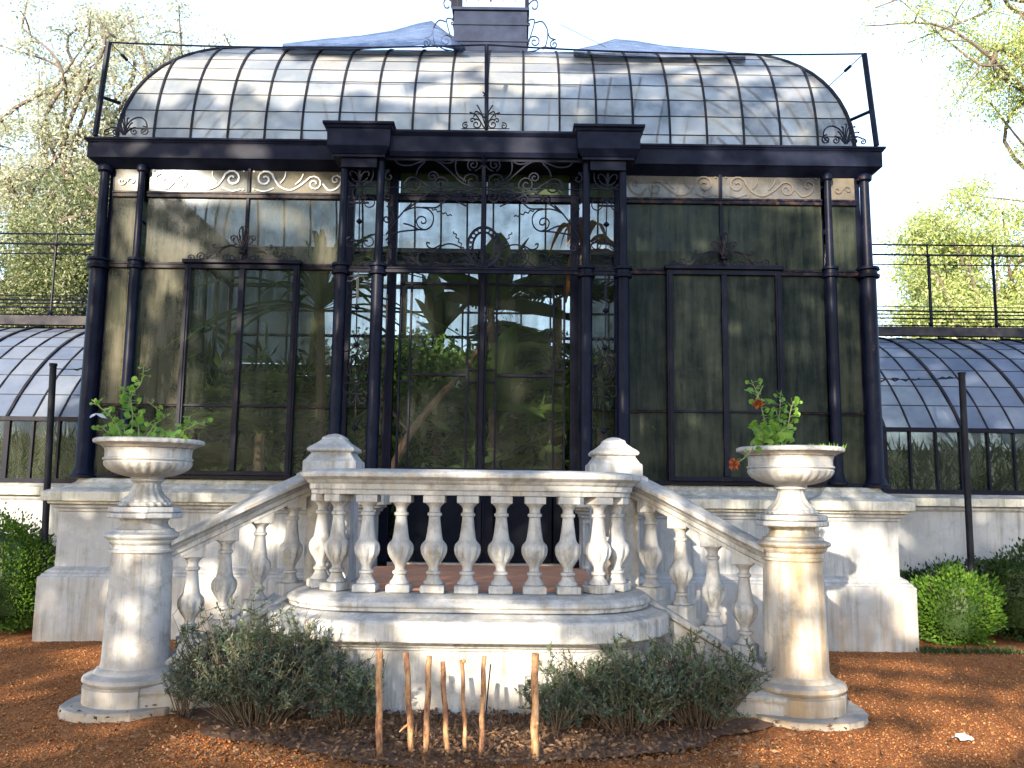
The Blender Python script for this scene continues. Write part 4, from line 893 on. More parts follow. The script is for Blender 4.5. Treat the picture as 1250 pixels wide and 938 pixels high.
def lobed_leaf(mb, p, d, up, size):
    d = Vector(d).normalized(); s_ = d.cross(Vector(up)); s_ = s_.normalized() if s_.length > 1e-3 else d.orthogonal().normalized(); n = s_.cross(d)
    ring = []
    for k in range(10):
        a = R_(-150+300*k/9); r = size*(.95+.14*math.cos(5*a))*(1-.18*abs(a)/PI); ring.append(Vector(p)+d*(r*math.cos(a)+size*.6)+s_*(r*math.sin(a))+n*(abs(math.sin(a))*size*.22))
    mb.add([Vector(p)+d*size*.45]+ring, [(0, 1+k, 2+k) for k in range(9)])
def sprig(base, pts, nl, size, stemm, leafm, r=.006, spread=1.0):
    P = cr(pts, 5); stemm.tube(P, [r*(1-.6*i/len(P)) for i in range(len(P))], 5)
    for k in range(nl):
        i = int((.15+.85*(k+.5)/nl)*(len(P)-1)); a = random.uniform(0, 2*PI); pl = size*random.uniform(.4, 1.3)*spread
        d = Vector((math.cos(a), math.sin(a), random.uniform(-.1, .8))).normalized(); q = P[i]+d*pl
        stemm.tube([P[i], (P[i]+q)/2+Vector((0, 0, .008)), q], r*.4, 4); lobed_leaf(leafm, q, (d+Vector((0, -.4, .1))), (random.gauss(0, .5), -1, random.gauss(.4, .5)), size*random.uniform(.4, .92)*(1-.4*i/len(P)))
    return P
def potplants():
    Y = 6.6
    def w(u, v, dy=0): return W(u, v, Y+dy)
    r = empty('potted_plant', (XS(-2.47), 6.65, 1.95), 'straggly green plant with trailing shoots in the left urn', 'plant'); st, lf = MB(), MB()
    def tr(pts, n, sz, dy=0, rr=.006):
        sm = MB(); sprig(None, [w(u, v, dy) for u, v in pts], n, sz, sm, lf, rr); sm.build('stem', GSTEM, r)
    GSTEM = flatm('green_stem', (.14, .20, .06), .6, .2)
    tr([(158, 540), (162, 510), (160, 485), (172, 468), (176, 445)], 20, .046); tr([(150, 540), (140, 515), (125, 500), (112, 488)], 15, .046, -.05)
    tr([(170, 540), (168, 515), (158, 495), (160, 475)], 18, .05, .03); tr([(175, 540), (188, 520), (200, 508), (180, 490)], 14, .044, -.04); tr([(205, 540), (222, 528), (240, 518), (252, 520)], 14, .046); tr([(215, 540), (228, 520), (232, 508)], 6, .03, .05)
    tr([(140, 542), (132, 530), (124, 520)], 12, .05, .08); tr([(190, 540), (196, 532), (205, 526)], 8, .03); tr([(150, 540), (152, 524), (148, 514)], 16, .052, .06); tr([(165, 540), (178, 528), (184, 515)], 14, .048, .08)
    for _ in range(26): 
        u = random.uniform(140, 232); p = w(u, 540, random.uniform(-.2, .2)); a = random.uniform(0, 6.28); lobed_leaf(lf, p+Vector((0, 0, random.uniform(0, .06))), (math.cos(a), math.sin(a)-.4, .5), (random.gauss(0, .5), -1, .4), random.uniform(.02, .04))
    tagp(lf.build('foliage', LF_POT, r), kind='stuff'); lf2 = MB(); lobed_leaf(lf2, w(128, 512, -.15), (-1, -.4, .6), (0, -.3, 1), .05); lobed_leaf(lf2, w(118, 506, -.12), (-.6, -.4, -.5), (0, -.3, 1), .035); lf2.build('dry_leaf', leaf_mat('silvery_dry_leaf', [(.4, .42, .44), (.45, .46, .48)], .2), r)
    r = empty('potted_plant', (XS(2.47), 6.65, 1.95), 'upright geranium with two dried orange flower heads in the right urn', 'plant'); st, lf = MB(), MB()
    tr([(940, 545), (935, 522), (930, 500), (925, 482), (917, 464)], 18, .052); tr([(948, 545), (950, 520), (952, 500), (953, 478)], 26, .050); tr([(958, 545), (962, 520), (966, 498), (970, 488)], 20, .046, -.03)
    tr([(930, 545), (926, 530), (922, 522)], 14, .062, -.06); tr([(944, 545), (942, 528), (946, 515)], 18, .064, .04); tr([(955, 545), (952, 532), (958, 522)], 16, .060, -.08); tr([(920, 546), (912, 556), (900, 566)], 4, .034, -.28)
    tr([(922, 490), (928, 478), (932, 470)], 4, .022)
    for _ in range(30): 
        u = random.uniform(925, 965); p = w(u, 545, random.uniform(-.15, .15)); a = random.uniform(0, 6.28); lobed_leaf(lf, p+Vector((0, 0, random.uniform(0, .10))), (math.cos(a), math.sin(a)-.5, .5), (random.gauss(0, .5), -1, .4), random.uniform(.03, .055))
    tagp(lf.build('foliage', LF_POT, r), kind='stuff')
    for u, v, dy in ((925, 493, 0), (896, 567, -.33)):
        c = np.array(w(u, v, dy)); N = 90; D = rand_dirs(N); V, F = leaf_arrays(c+D*.012, D, rng.uniform(.02, .042, N), .018, .4); arr_mesh('flower_head', V, F, FLOWER, r)
    N = 260; q = w(1010, 545); P = np.stack([rng.uniform(q.x-.16, q.x+.13, N), rng.uniform(6.5, 6.85, N), np.full(N, 1.955)], 1); V, F = leaf_arrays(P, rand_dirs(N, 1.8), rng.uniform(.02, .07, N), rng.uniform(.006, .014, N))
    o = arr_mesh('weeds', V, F, LF_POT); tagp(o, 'short green weeds along the right side of the right urn', 'weeds', kind='stuff')
potplants()

# ================================================================== SHRUBS, HEDGES
def shrub(label, cx, cy, rx, ry, h, stems, per, group='grey green shrubs below the landing', lean=0, tips=.25, fresh=0):
    r = empty('shrub', (cx, cy, 0), label, 'shrub', group); st = MB(); Pl = []; Dl = []
    for i in range(stems):
        a = random.uniform(0, 2*PI); q = random.random()**.5; ex, ey = cx+rx*q*math.cos(a)+lean*q, cy+ry*q*math.sin(a); hz = h*random.choice((random.uniform(.35, .9), random.uniform(.7, 1.18)))*(1-.38*q*q)
        b = Vector((cx+rx*.3*q*math.cos(a), cy+ry*.3*q*math.sin(a), .02)); e = Vector((ex, ey, hz)); m = (b+e)/2+Vector((random.uniform(-.05, .05), random.uniform(-.05, .05), .05))
        P = cr([b, m, e], 6); st.tube(P, [.005*(1-.75*k/len(P)) for k in range(len(P))], 4)
        for t in range(random.randint(2, 5)):              # side twigs
            k = random.randint(3, len(P)-1); d = Vector((random.gauss(0, 1), random.gauss(0, 1), random.uniform(.2, 1.3))).normalized(); L = random.uniform(.07, .17)*(h/.7); Q = [P[k], P[k]+d*L*.5+Vector((0, 0, .01)), P[k]+d*L+Vector((0, 0, .02))]
            st.tube(Q, .0025, 4)
            for _ in range(per): 
                f = random.uniform(.25, 1); p = Q[0].lerp(Q[2], f); Pl.append(p); Dl.append(d*.9+Vector((random.gauss(0, .6), random.gauss(0, .6), random.gauss(.15, .6))))
        for _ in range(per):
            k = random.randint(len(P)//2, len(P)-1); Pl.append(P[k]); Dl.append(Vector((random.gauss(0, .7), random.gauss(0, .7), random.gauss(.7, .5))))
    for i in range(stems//9):                              # bare dead twigs
        a = random.uniform(0, 2*PI); q = random.uniform(.4, 1.05); b = Vector((cx+rx*.3*math.cos(a), cy+ry*.3*math.sin(a), .02)); e = Vector((cx+rx*q*math.cos(a), cy+ry*q*math.sin(a), h*random.uniform(.3, 1.15)))
        Q = cr([b, b.lerp(e, .5)+Vector((random.gauss(0, .04), random.gauss(0, .04), .05)), e], 5); st.tube(Q, [.004*(1-.07*k) for k in range(len(Q))], 4)
        for _ in range(3): k = random.randint(4, len(Q)-1); st.tube([Q[k], Q[k]+Vector((random.gauss(0, .05), random.gauss(0, .05), random.uniform(0, .09)))], .0018, 3)
    st.build('branches', TWIG, r); V, F = leaf_arrays(np.array([tuple(p) for p in Pl]), np.array([tuple(p) for p in Dl]), rng.uniform(.014, .048, len(Pl)), rng.uniform(.005, .012, len(Pl)), .3)
    Z = np.array([p.z for p in Pl]); mi = ((Z > h*.68) & (rng.uniform(0, 1, len(Pl)) < tips)).astype(int)
    o = arr_mesh('foliage', V, F, LF_SHRUB, r, mats=[LF_SHRUBT], mi=mi); o['kind'] = 'stuff'
shrub('largest grey green shrub with bare reddish twigs at the foot of the left stair', -1.72, 6.12, .60, .42, .76, 200, 22, tips=.35)
shrub('thin low grey green shrub beside the leftmost wooden stake', -1.08, 6.02, .27, .26, .50, 50, 22)
shrub('loose low shrub just right of the thick rightmost stake', .33, 6.0, .24, .24, .46, 45, 22, tips=.1)
shrub('dense dark shrub in front of the right end of the curved landing', .82, 6.06, .52, .36, .56, 150, 22, tips=.15)
shrub('bushy shrub reaching towards the right pillar foot', 1.34, 6.2, .46, .34, .60, 105, 22, tips=.45)
shrub('tiny sprouting shrub between the left pillar foot and the largest shrub', -2.28, 6.3, .22, .2, .45, 20, 12, tips=.5)
def leafbush(name, label, cat, c, rad, N, mat, size, parent_mat=TWIG, group=None, box=False, dark=None):
    r = empty(name, (c[0], c[1], 0), label, cat, group); D = rand_dirs(N); D /= np.linalg.norm(D, axis=1)[:, None]
    q = 1-.35*rng.uniform(0, 1, N)**2
    if box: P = rng.uniform(-1, 1, (N, 3)); k = rng.integers(0, 3, N); P[np.arange(N), k] = np.sign(P[np.arange(N), k])*(1-.25*rng.uniform(0, 1, N)**2)
    else: P = D*q[:, None]
    lump = 1+.13*np.sin(P[:, 0]*3.1+c[0]*5)*np.sin(P[:, 2]*2.7+1)+.12*np.sin(P[:, 0]*7+1)*np.cos(P[:, 1]*6)+.10*np.sin(P[:, 2]*9+P[:, 0]*5)+.10*rng.normal(size=N)*(rng.uniform(0, 1, N) < .5); P = P*lump[:, None]*np.array(rad)+np.array(c)
    P[:, 2] = np.maximum(P[:, 2], .03); V, F = leaf_arrays(P, D+np.array([0, 0, .5]), rng.uniform(.6, 1.2, N)*size, rng.uniform(.45, .7, N)*size, .2)
    o = arr_mesh('foliage', V, F, mat, r); o['kind'] = 'stuff'; st = MB()
    for i in range(26):
        a = random.uniform(0, 6.28); e = Vector((c[0]+rad[0]*.8*math.cos(a), c[1]+rad[1]*.8*math.sin(a), c[2]+rad[2]*random.uniform(-.2, .7))); st.tube([(c[0]+random.uniform(-.1, .1), c[1], 0), ((c[0]+e.x)/2, (c[1]+e.y)/2, e.z*.6), e], [.012, .008, .003], 4)
    st.build('branches', parent_mat, r)
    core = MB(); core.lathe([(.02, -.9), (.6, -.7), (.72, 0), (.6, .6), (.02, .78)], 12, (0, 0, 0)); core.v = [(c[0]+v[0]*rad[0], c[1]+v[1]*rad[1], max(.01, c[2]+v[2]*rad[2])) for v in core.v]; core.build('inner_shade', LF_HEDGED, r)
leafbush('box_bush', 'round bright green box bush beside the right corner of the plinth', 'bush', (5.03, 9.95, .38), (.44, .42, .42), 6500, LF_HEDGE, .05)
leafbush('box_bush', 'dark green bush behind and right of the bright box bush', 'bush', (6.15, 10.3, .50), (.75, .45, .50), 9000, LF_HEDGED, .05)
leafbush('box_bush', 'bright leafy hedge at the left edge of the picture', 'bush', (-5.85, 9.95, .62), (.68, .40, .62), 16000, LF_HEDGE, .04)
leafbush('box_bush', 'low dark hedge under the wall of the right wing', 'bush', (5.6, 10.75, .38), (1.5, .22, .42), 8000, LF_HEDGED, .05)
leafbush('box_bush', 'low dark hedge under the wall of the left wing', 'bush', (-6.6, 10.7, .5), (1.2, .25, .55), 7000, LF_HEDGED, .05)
N = 500; P = np.stack([rng.uniform(4.3, 5.4, N), rng.uniform(9.2, 9.45, N), np.zeros(N)], 1); V, F = leaf_arrays(P, rand_dirs(N, 1.5), rng.uniform(.03, .08, N), .014); tagp(arr_mesh('weeds', V, F, LF_HEDGED), 'thin grass tufts at the foot of the right plinth corner', 'grass', kind='stuff')
N = 1500; P = np.stack([rng.uniform(-1.6, 1.3, N), rng.uniform(5.6, 6.3, N), np.zeros(N)+.02], 1); V, F = leaf_arrays(P, rand_dirs(N, .9), rng.uniform(.05, .16, N), .004); tagp(arr_mesh('dry_grass', V, F, LF_LIT), 'dry grass and dead twigs tangled in the bed', 'dry grass', kind='stuff')
leafm = MB(); [lobed_leaf(leafm, W(u, v, 5.9), (dx, -.5, .5), (0, 0, 1), .025) for u, v, dx in ((553, 898, .5), (558, 902, -.5), (492, 912, .6), (495, 908, -.4), (556, 895, .1))]
tagp(leafm.build('seedling', LF_POT), 'small bright green seedling between the wooden stakes', 'seedling')

# ================================================================== STAKES
STK = [(463, 793, 463, 934, .021, 'leftmost wooden stake, knotty and reddish near its top'), (496, 797, 503, 932, .019, 'second wooden stake from the left, with a snapped side twig'), (524, 801, 519, 933, .018, 'pale third wooden stake from the left, leaning slightly right'),
       (540, 808, 547, 931, .0165, 'fourth wooden stake from the left, the shortest, leaning left at its top'), (564, 806, 569, 932, .013, 'thin fifth wooden stake from the left with a knot at its tip'), (591, 801, 587, 931, .016, 'dark sixth wooden stake beside the thin black stick'), (653, 798, 653, 934, .024, 'thick rightmost wooden stake standing apart from the others')]
for i, (u0, v0, u1, v1, r, lab) in enumerate(STK):
    Yk = 5.42+.05*math.sin(i*2.1); t = W(u0, v0, Yk); b = W(u1, v1, Yk); b.z = -.03
    pts = []; n = 9
    for k in range(n+1):
        f = k/n; p = b.lerp(t, f); p.x += math.sin(k*1.7+i*2)*.0035; pts.append(p)
    mb = MB(); mb.tube(pts, [r*(1.05-.12*k/n)*(1+.06*math.sin(k*2.3+i)) for k in range(n+1)], 10)
    ks = random.uniform(.3, .7); p = b.lerp(t, ks); blob(mb, (p.x+r*.5, p.y-r*.4, p.z), r*.55)
    if i == 1: p = b.lerp(t, .36); mb.tube([p, p+Vector((-.035, -.02, -.02)), p+Vector((-.06, -.03, -.045))], [.008, .007, .004], 5)
    for _ in range(3): p = b.lerp(t, random.uniform(.15, .95)); mb.tube([p+Vector((-r*1.02, -.003, 0)), p+Vector((0, -r*1.05, .004)), p+Vector((r*1.02, -.003, .002))], .003, 4)
    if i == 4: blob(mb, (t.x+.012, t.y-.01, t.z-.005), .013)
    o = mb.build('wooden_stake', CANEM, smooth=True); tagp(o, lab, 'stake', 'wooden stakes in the bed')
tagp(MB().tube([W(599, 811, 5.5), W(596, 840, 5.5), W(590, 905, 5.5)], .0045, 5).build('thin_stick', BLACK), 'thin black stick leaning against the sixth stake', 'stick')

# ================================================================== POLES, SHADE FRAME, NETS
def pole(u0, v0, u1, Y, lab):
    t = W(u0, v0, Y); b = W(u1, v0+200, Y); mb = MB(); mb.tube([(b.x+.01, Y, -.1), (t.x, Y, t.z)], .038, 10); mb.tube([(t.x, Y, t.z), (t.x, Y, t.z+.03)], .045, 10); tagp(mb.build('metal_pole', BLACK, smooth=True), lab, 'pole', 'black poles before the wings'); return t
t = pole(65, 447, 58, 10.0, 'black metal pole standing in front of the left wing')
_pl = t.copy(); t = pole(1174, 458, 1182, 10.0, 'black metal pole standing in front of the right wing')
def sagwire(name, a, b, sag, r, lab, mat=BLACK, n=14, rag=0):
    a, b = Vector(a), Vector(b); pts = []
    for k in range(n+1): f = k/n; p = a.lerp(b, f); p.z -= sag*4*f*(1-f); pts.append(p)
    mb = MB(); mb.tube(pts, r, 5)
    if rag:
        for k in range(rag): p = a.lerp(b, random.random()); p.z -= sag*.8; mb.tube([p+Vector((-.04, 0, 0)), p+Vector((random.uniform(-.02, .02), 0, random.uniform(-.05, .04))), p+Vector((.05, 0, .01))], .012, 4)
    tagp(mb.build(name, mat), lab, 'wire')
sagwire('guy_wire', W(1068, 462, 11.0), t-Vector((0, 0, .03)), .02, .006, 'thin rusty wire from the pavilion to the right pole', rag=7)
sagwire('guy_wire', W(108, 450, 10.9), _pl-Vector((0, 0, .03)), .01, .006, 'short rusty wire from the pavilion to the left pole', rag=2)
fr = empty('netting_support', (AX, 9.55, 5.66), 'black tubular frame for shade netting standing on the cornice', 'frame')
FL, FR, FM = W(133, 52, 9.6), W(1055, 66, 9.6), W(594, 55, 9.5)
bl, brr, bm = W(116, 166, 9.6), W(1070, 178, 9.6), W(594, 158, 9.5)
for a, b, r in ((FL, bl, .032), (FR, brr, .032), (FM, bm, .026)): MB().tube([b, a], r, 8).build('post', IRON, fr)
def wirep(a, b, r, sag=.02, n=12, name='rail'):
    pts = []
    for k in range(n+1): f = k/n; p = Vector(a).lerp(Vector(b), f); p.z -= sag*4*f*(1-f); pts.append(p)
    return MB().tube(pts, r, 5).build(name, IRON, fr)
wirep(FL, FM, .011, .05); wirep(FM, FR, .011, .05)
for a, b in ((W(123, 118, 9.6), W(146, 126, 9.9)), (W(1063, 136, 9.6), W(1038, 147, 9.9))): wirep(a, b, .022, 0, 2, 'brace')
for a, b, m0 in ((W(136, 54, 9.6), W(173, 92, 10.2), 0), (W(1052, 68, 9.6), W(1012, 105, 10.2), 1)):
    wirep(a, b, .006, 0, 3, 'tie_wire'); c0 = a.lerp(b, .33); c1 = a.lerp(b, .5); MB().tube([c0, c1], .02, 6).build('turnbuckle', IRON, fr)
def net(lab, grid, Yf, Yb):
    vs = []; fs = []; n = len(grid)
    for (u, v0, v1) in grid:
        a = W(u, v0, Yb); b = W(u, v1, Yf)
        for k in range(7): f = k/6; p = a.lerp(b, f); p.z += -.10*math.sin(PI*f)+.015*math.sin(u*.3+k); vs.append(p)
    for i in range(n-1):
        for k in range(6): fs.append((i*7+k, (i+1)*7+k, (i+1)*7+k+1, i*7+k+1))
    o = MB().add(vs, fs).build('shade_net', NETM, smooth=True); md = o.modifiers.new('thickness', 'SOLIDIFY'); md.thickness = .004; tagp(o, lab, 'net')
net('blue shade net draped left of the roof lantern', [(345, 54, 57), (400, 48, 57), (440, 44, 57), (480, 37, 57), (510, 30, 57), (527, 27, 56), (545, 40, 56), (566, 52, 56)], 10.3, 11.7)
net('dark blue shade net sagging right of the roof lantern', [(700, 62, 65), (725, 55, 66), (750, 47, 67), (775, 50, 68), (810, 55, 69), (860, 61, 70), (910, 66, 70)], 10.3, 11.7)
sagwire('stay_wire', W(684, 30, 11.4), W(740, 58, 11.2), .0, .004, 'thin stay wire running down right of the lantern')

# ================================================================== TREES
def tree(label, base, trunk, crown, nleaf, mat, lsize, group='trees around the glasshouse', rtrunk=.16, keep=None, cat='tree', seedv=0, blobs=None, limbs=9, thin=.5):
    rnd = random.Random(seedv+5); r = empty('tree', base, label, cat, group); tk = MB()
    bx, by, bz = base; top = Vector(trunk); P = cr([Vector(base), Vector(base).lerp(top, .5)+Vector((.25, .1, 0)), top], 6); tk.tube(P, [rtrunk*(1-.45*k/len(P)) for k in range(len(P))], 9)
    centers = []
    for (c, rd) in (blobs or [(crown[0], crown[1])]):
        for _ in range(limbs):
            d = Vector((rnd.gauss(0, 1), rnd.gauss(0, 1), rnd.gauss(0, .8))).normalized(); e = Vector((c[0]+d.x*rd[0]*.8, c[1]+d.y*rd[1]*.8, c[2]+d.z*rd[2]*.8)); s0 = P[rnd.randint(len(P)//2, len(P)-1)]
            dl = (e-s0).length*.22; m = s0.lerp(e, .38)+Vector((rnd.uniform(-dl, dl), rnd.uniform(-dl, dl), rnd.uniform(-dl*.3, dl))); m2 = s0.lerp(e, .72)+Vector((rnd.uniform(-dl, dl), rnd.uniform(-dl, dl), rnd.uniform(-dl*.5, dl*.8))); Q = cr([s0, m, m2, e], 5); tk.tube(Q, [rtrunk*.42*(1-.85*k/len(Q)) for k in range(len(Q))], 6); centers.append(e)
            for _ in range(7):
                k = rnd.randint(4, len(Q)-1); e2 = Q[k]+Vector((rnd.gauss(0, .5), rnd.gauss(0, .5), rnd.gauss(0, .4)))*rd[0]*.45; Q2 = [Q[k], Q[k].lerp(e2, .5)+Vector((0, 0, .12)), e2]; tk.tube(cr(Q2, 4), [rtrunk*.13*(1-.08*t_) for t_ in range(9)], 4); centers.append(e2); centers.append(Q2[1]); centers.append(e2.lerp(Q2[1], .5)+Vector((rnd.gauss(0, .2), rnd.gauss(0, .2), rnd.gauss(0, .15))))
    tk.build('trunk', BARK, r); cc = np.array([tuple(c) for c in centers]); idx = rng.integers(0, len(cc), nleaf); sp = .21
    P_ = cc[idx]+rng.normal(0, 1, (nleaf, 3))*sp*np.array([1, 1, .75])
    if keep is not None: P_ = P_[keep(P_)]
    D = rand_dirs(len(P_)); D[:, 2] -= .3; V, F = leaf_arrays(P_, D, rng.uniform(.6, 1.3, len(P_))*lsize, rng.uniform(.35, .6, len(P_))*lsize, .15, .1)
    o = arr_mesh('crown', V, F, mat, r); o['kind'] = 'stuff'; return r
tree('tall pale feathery tree rising behind the left wing', (-11.4, 22, 0), (-11.2, 22, 8.5), None, 56000, LF_PALE, .10, seedv=1, blobs=[((-9.4, 22, 13.4), (2.1, 1.5, 1.6)), ((-12.2, 22, 13.2), (2.2, 1.5, 1.9)), ((-12.8, 22, 10.3), (1.7, 1.5, 1.3)), ((-10.4, 22, 10.6), (1.3, 1.2, 1.3))], rtrunk=.2, limbs=10)
tree('olive green tree with a forked dark trunk behind the left walkway railing', (-9.1, 18.5, 0), (-9.3, 18.5, 6.6), None, 70000, LF_GREEN, .085, seedv=4, blobs=[((-9.6, 18.5, 7.0), (1.9, 1.5, 1.5)), ((-11.0, 19, 6.2), (1.6, 1.2, 1.4)), ((-8.3, 18.5, 5.8), (1.2, 1.2, 1.1))], rtrunk=.17, limbs=10)
tree('sunlit olive thicket low behind the left wing', (-11.6, 20, 0), (-11.4, 20, 3.5), None, 50000, LF_GREEN, .09, seedv=7, blobs=[((-11.5, 20, 5.2), (2.6, 1.5, 1.2)), ((-9.2, 21, 4.8), (2.0, 1.5, 1.0))], limbs=9)
tree('bare-limbed pale tree whose branches hang in from the upper right corner', (15.2, 21, 0), (14.6, 21, 14.2), None, 20000, LF_RIGHT, .085, seedv=12, blobs=[((11.0, 21, 13.9), (2.4, 1.5, 1.0)), ((12.6, 21, 12.2), (1.2, 1.2, 1.4))], limbs=6, rtrunk=.18)
tree('yellow green tree behind the right wing railing at the right edge', (11.3, 19, 0), (11.1, 19, 5.0), None, 60000, LF_RIGHT, .085, seedv=15, blobs=[((11.0, 19, 7.6), (1.4, 1.2, 1.5)), ((10.6, 19, 5.6), (1.6, 1.4, 1.2))], limbs=10)
tree('sparse bright sapling just behind the right wing roof', (9.6, 18, 0), (9.6, 18, 4.2), None, 34000, LF_RIGHT, .085, seedv=19, blobs=[((8.9, 18, 5.2), (1.3, 1.0, 1.0)), ((9.6, 18.5, 7.4), (1.1, 1.0, 1.1))], limbs=8, rtrunk=.1)
for k, (x, y, z, rr, lab) in enumerate(((-3.5, 21, 3.0, 2.4, 'dim green tree behind the conservatory seen through its left panes'), (1.6, 22, 3.0, 2.6, 'dim green tree behind the conservatory seen through its right panes'), (-.8, 26, 3.2, 2.4, 'distant tree seen through the glazed doors of the conservatory'))):
    tree(lab, (x, y, 0), (x, y, z), None, 30000, LF_BACK, .16, seedv=30+k, blobs=[((x, y, z+.4), (rr, 1.6, 1.9))], limbs=12, rtrunk=.2)

# plants inside the conservatory
def strap_plant(name, label, base, n, L, wd, mat, up=.9, trunk=0.0, droop=1.0, seedv=0, cat='plant'):
    rnd = random.Random(seedv); r = empty(name, base, label, cat); st = MB(); b = Vector(base); t = b+Vector((rnd.uniform(-.1, .1), 0, trunk))
    if trunk > 0: st.tube([b, b.lerp(t, .5)+Vector((.04, 0, 0)), t], [.07, .06, .05], 8); st.build('trunk', BARK, r)
    for i in range(n):
        a = rnd.uniform(0, 2*PI); el = rnd.uniform(.1, up)*PI/2; d = Vector((math.cos(a)*math.cos(el), math.sin(a)*math.cos(el)*.7, math.sin(el))); s_ = d.cross(Vector((0, 0, 1))).normalized(); l = L*rnd.uniform(.6, 1.1); vs = []; m = 9
        for k in range(m):
            f = k/(m-1); p = t+d*l*f+Vector((0, 0, -droop*l*.75*f*f)); w_ = wd*(math.sin(PI*(f*.85+.12)))*.5; vs += [p-s_*w_, p+Vector((0, 0, -w_*.5)), p+s_*w_]
        fs = []
        for k in range(m-1): fs += [(k*3, k*3+1, k*3+4, k*3+3), (k*3+1, k*3+2, k*3+5, k*3+4)]
        MB().add(vs, fs).build('leaf', mat, r)
def frond_palm(label, base, n, L, mat, trunk=1.0, seedv=0, cat='palm'):
    rnd = random.Random(seedv); r = empty('palm', base, label, cat); b = Vector(base); t = b+Vector((0, 0, trunk)); MB().tube([b, t], [.09, .06], 8).build('trunk', BARK, r)
    for i in range(n):
        a = 2*PI*i/n+rnd.uniform(-.2, .2); el = rnd.uniform(.35, 1.35); d = Vector((math.cos(a)*math.cos(el), math.sin(a)*math.cos(el)*.8, math.sin(el))); m = 14; mb = MB(); P = []
        for k in range(m): f = k/(m-1); P.append(t+d*L*f+Vector((0, 0, -.55*L*f*f)))
        mb.tube(P, [.012*(1-.7*k/m) for k in range(m)], 4)
        for k in range(2, m):
            for sgn in (-1, 1):
                s_ = d.cross(Vector((0, 0, 1))).normalized()*sgn; ll = L*.34*math.sin(PI*min(1, k/m*.9+.15)); 
                for dd in (0, .5):
                    o_ = P[k]-d*dd*L/m; tip = o_+s_*ll+d*ll*.4+Vector((0, 0, -ll*.35)); mb.add([o_, o_.lerp(tip, .5)+Vector((0, 0, .03))+d*.02, tip, o_.lerp(tip, .5)+Vector((0, 0, .0))-d*.02], [(0, 1, 2, 3)])
        mb.build('frond', mat, r)
strap_plant('dracaena', 'tall dracaena with long drooping strap leaves behind the panes left of the doors', (X(-2.0), 10.55, .8), 60, 2.3, .085, LF_PALM, 1.0, 3.05, .75, 3)
frond_palm('dark feathery palm behind the left casement', (X(-2.8), 10.8, .8), 11, 1.7, LF_PALM, 1.5, 5)
frond_palm('low feathery palm in the far left bay of the conservatory', (X(-3.6), 11.4, .8), 9, 1.4, LF_PALM, .9, 6)
frond_palm('shaded palm behind the right casement', (X(2.8), 10.9, .8), 10, 1.6, LF_PALM, 1.2, 8)
frond_palm('palm seen through the right door leaf', (X(.9), 11.6, .8), 10, 1.5, LF_PALM, 1.8, 9)
frond_palm('dark palm crowding the back of the right door leaf', (X(.35), 12.6, .8), 14, 1.7, LF_PALM, 2.6, 21)
frond_palm('tall palm at the back of the right bay', (X(1.9), 12.8, .8), 14, 1.8, LF_PALM, 2.2, 22)
strap_plant('dracaena', 'strap-leaved dracaena behind the narrow scroll panel right of the doors', (X(1.35), 10.4, .8), 40, 1.5, .08, LF_PALM, 1.0, 1.6, .7, 23)
frond_palm('small palm behind the centre post of the doors', (X(-.1), 11.9, .8), 12, 1.2, LF_PALM, 1.2, 24)
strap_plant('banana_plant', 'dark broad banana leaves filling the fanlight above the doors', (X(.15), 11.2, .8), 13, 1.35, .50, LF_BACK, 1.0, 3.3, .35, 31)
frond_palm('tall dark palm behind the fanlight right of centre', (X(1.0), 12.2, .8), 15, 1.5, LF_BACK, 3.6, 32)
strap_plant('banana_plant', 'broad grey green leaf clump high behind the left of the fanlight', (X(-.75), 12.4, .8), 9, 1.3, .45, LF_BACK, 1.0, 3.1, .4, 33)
strap_plant('agave', 'cluster of green strap leaves low behind the left door leaf', (X(-.75), 10.6, .8), 26, 1.0, .10, LF_PALM, .95, .5, .5, 10)
strap_plant('banana_plant', 'large-leaved banana plant behind the middle of the doors', (X(.1), 11.0, .8), 12, 1.9, .42, LF_PALM, 1.0, 1.9, .45, 12)
strap_plant('philodendron', 'glossy broad leaved clump low behind the left pane of the left casement', (X(-3.1), 10.25, .8), 20, .75, .22, LF_POT, .95, .7, .5, 41)
strap_plant('philodendron', 'glossy broad leaved clump low behind the right pane of the left casement', (X(-2.45), 10.35, .8), 18, .7, .20, LF_PALM, .95, .75, .5, 42)
strap_plant('philodendron', 'young bright leaved plant at the foot of the left door leaf', (X(-.35), 10.3, .8), 18, .6, .18, LF_POT, .95, .75, .5, 43)
strap_plant('philodendron', 'young bright leaved plant at the foot of the right door leaf', (X(.4), 10.25, .8), 16, .6, .17, LF_POT, .95, .7, .5, 44)
strap_plant('aspidistra', 'broad green leaves low behind the right door leaf', (X(.6), 10.5, .8), 22, .9, .14, LF_PALM, .95, .5, .5, 14)
strap_plant('dead_palm', 'dead orange palm fronds hanging high behind the right side of the doors', (X(1.15), 10.7, .8), 12, 1.5, .16, LF_DEAD, .9, 3.9, 1.3, 15)
mb = MB(); P = cr([W(478, 575, 10.3), W(500, 530, 10.35), (W(540, 480, 10.4)), W(575, 440, 10.5), W(600, 395, 10.6)], 6); mb.tube(P, [.055*(1-.5*k/len(P)) for k in range(len(P))], 8); mb.tube(cr([P[6], P[6]+Vector((-.35, .1, .45)), P[6]+Vector((-.45, .1, .9))], 5), .018, 5)
tagp(mb.build('leaning_trunk', flatm('pinkish_bark', (.14, .09, .06), .8, .3), smooth=True), 'slanting bare trunk crossing behind the left door leaf', 'trunk')
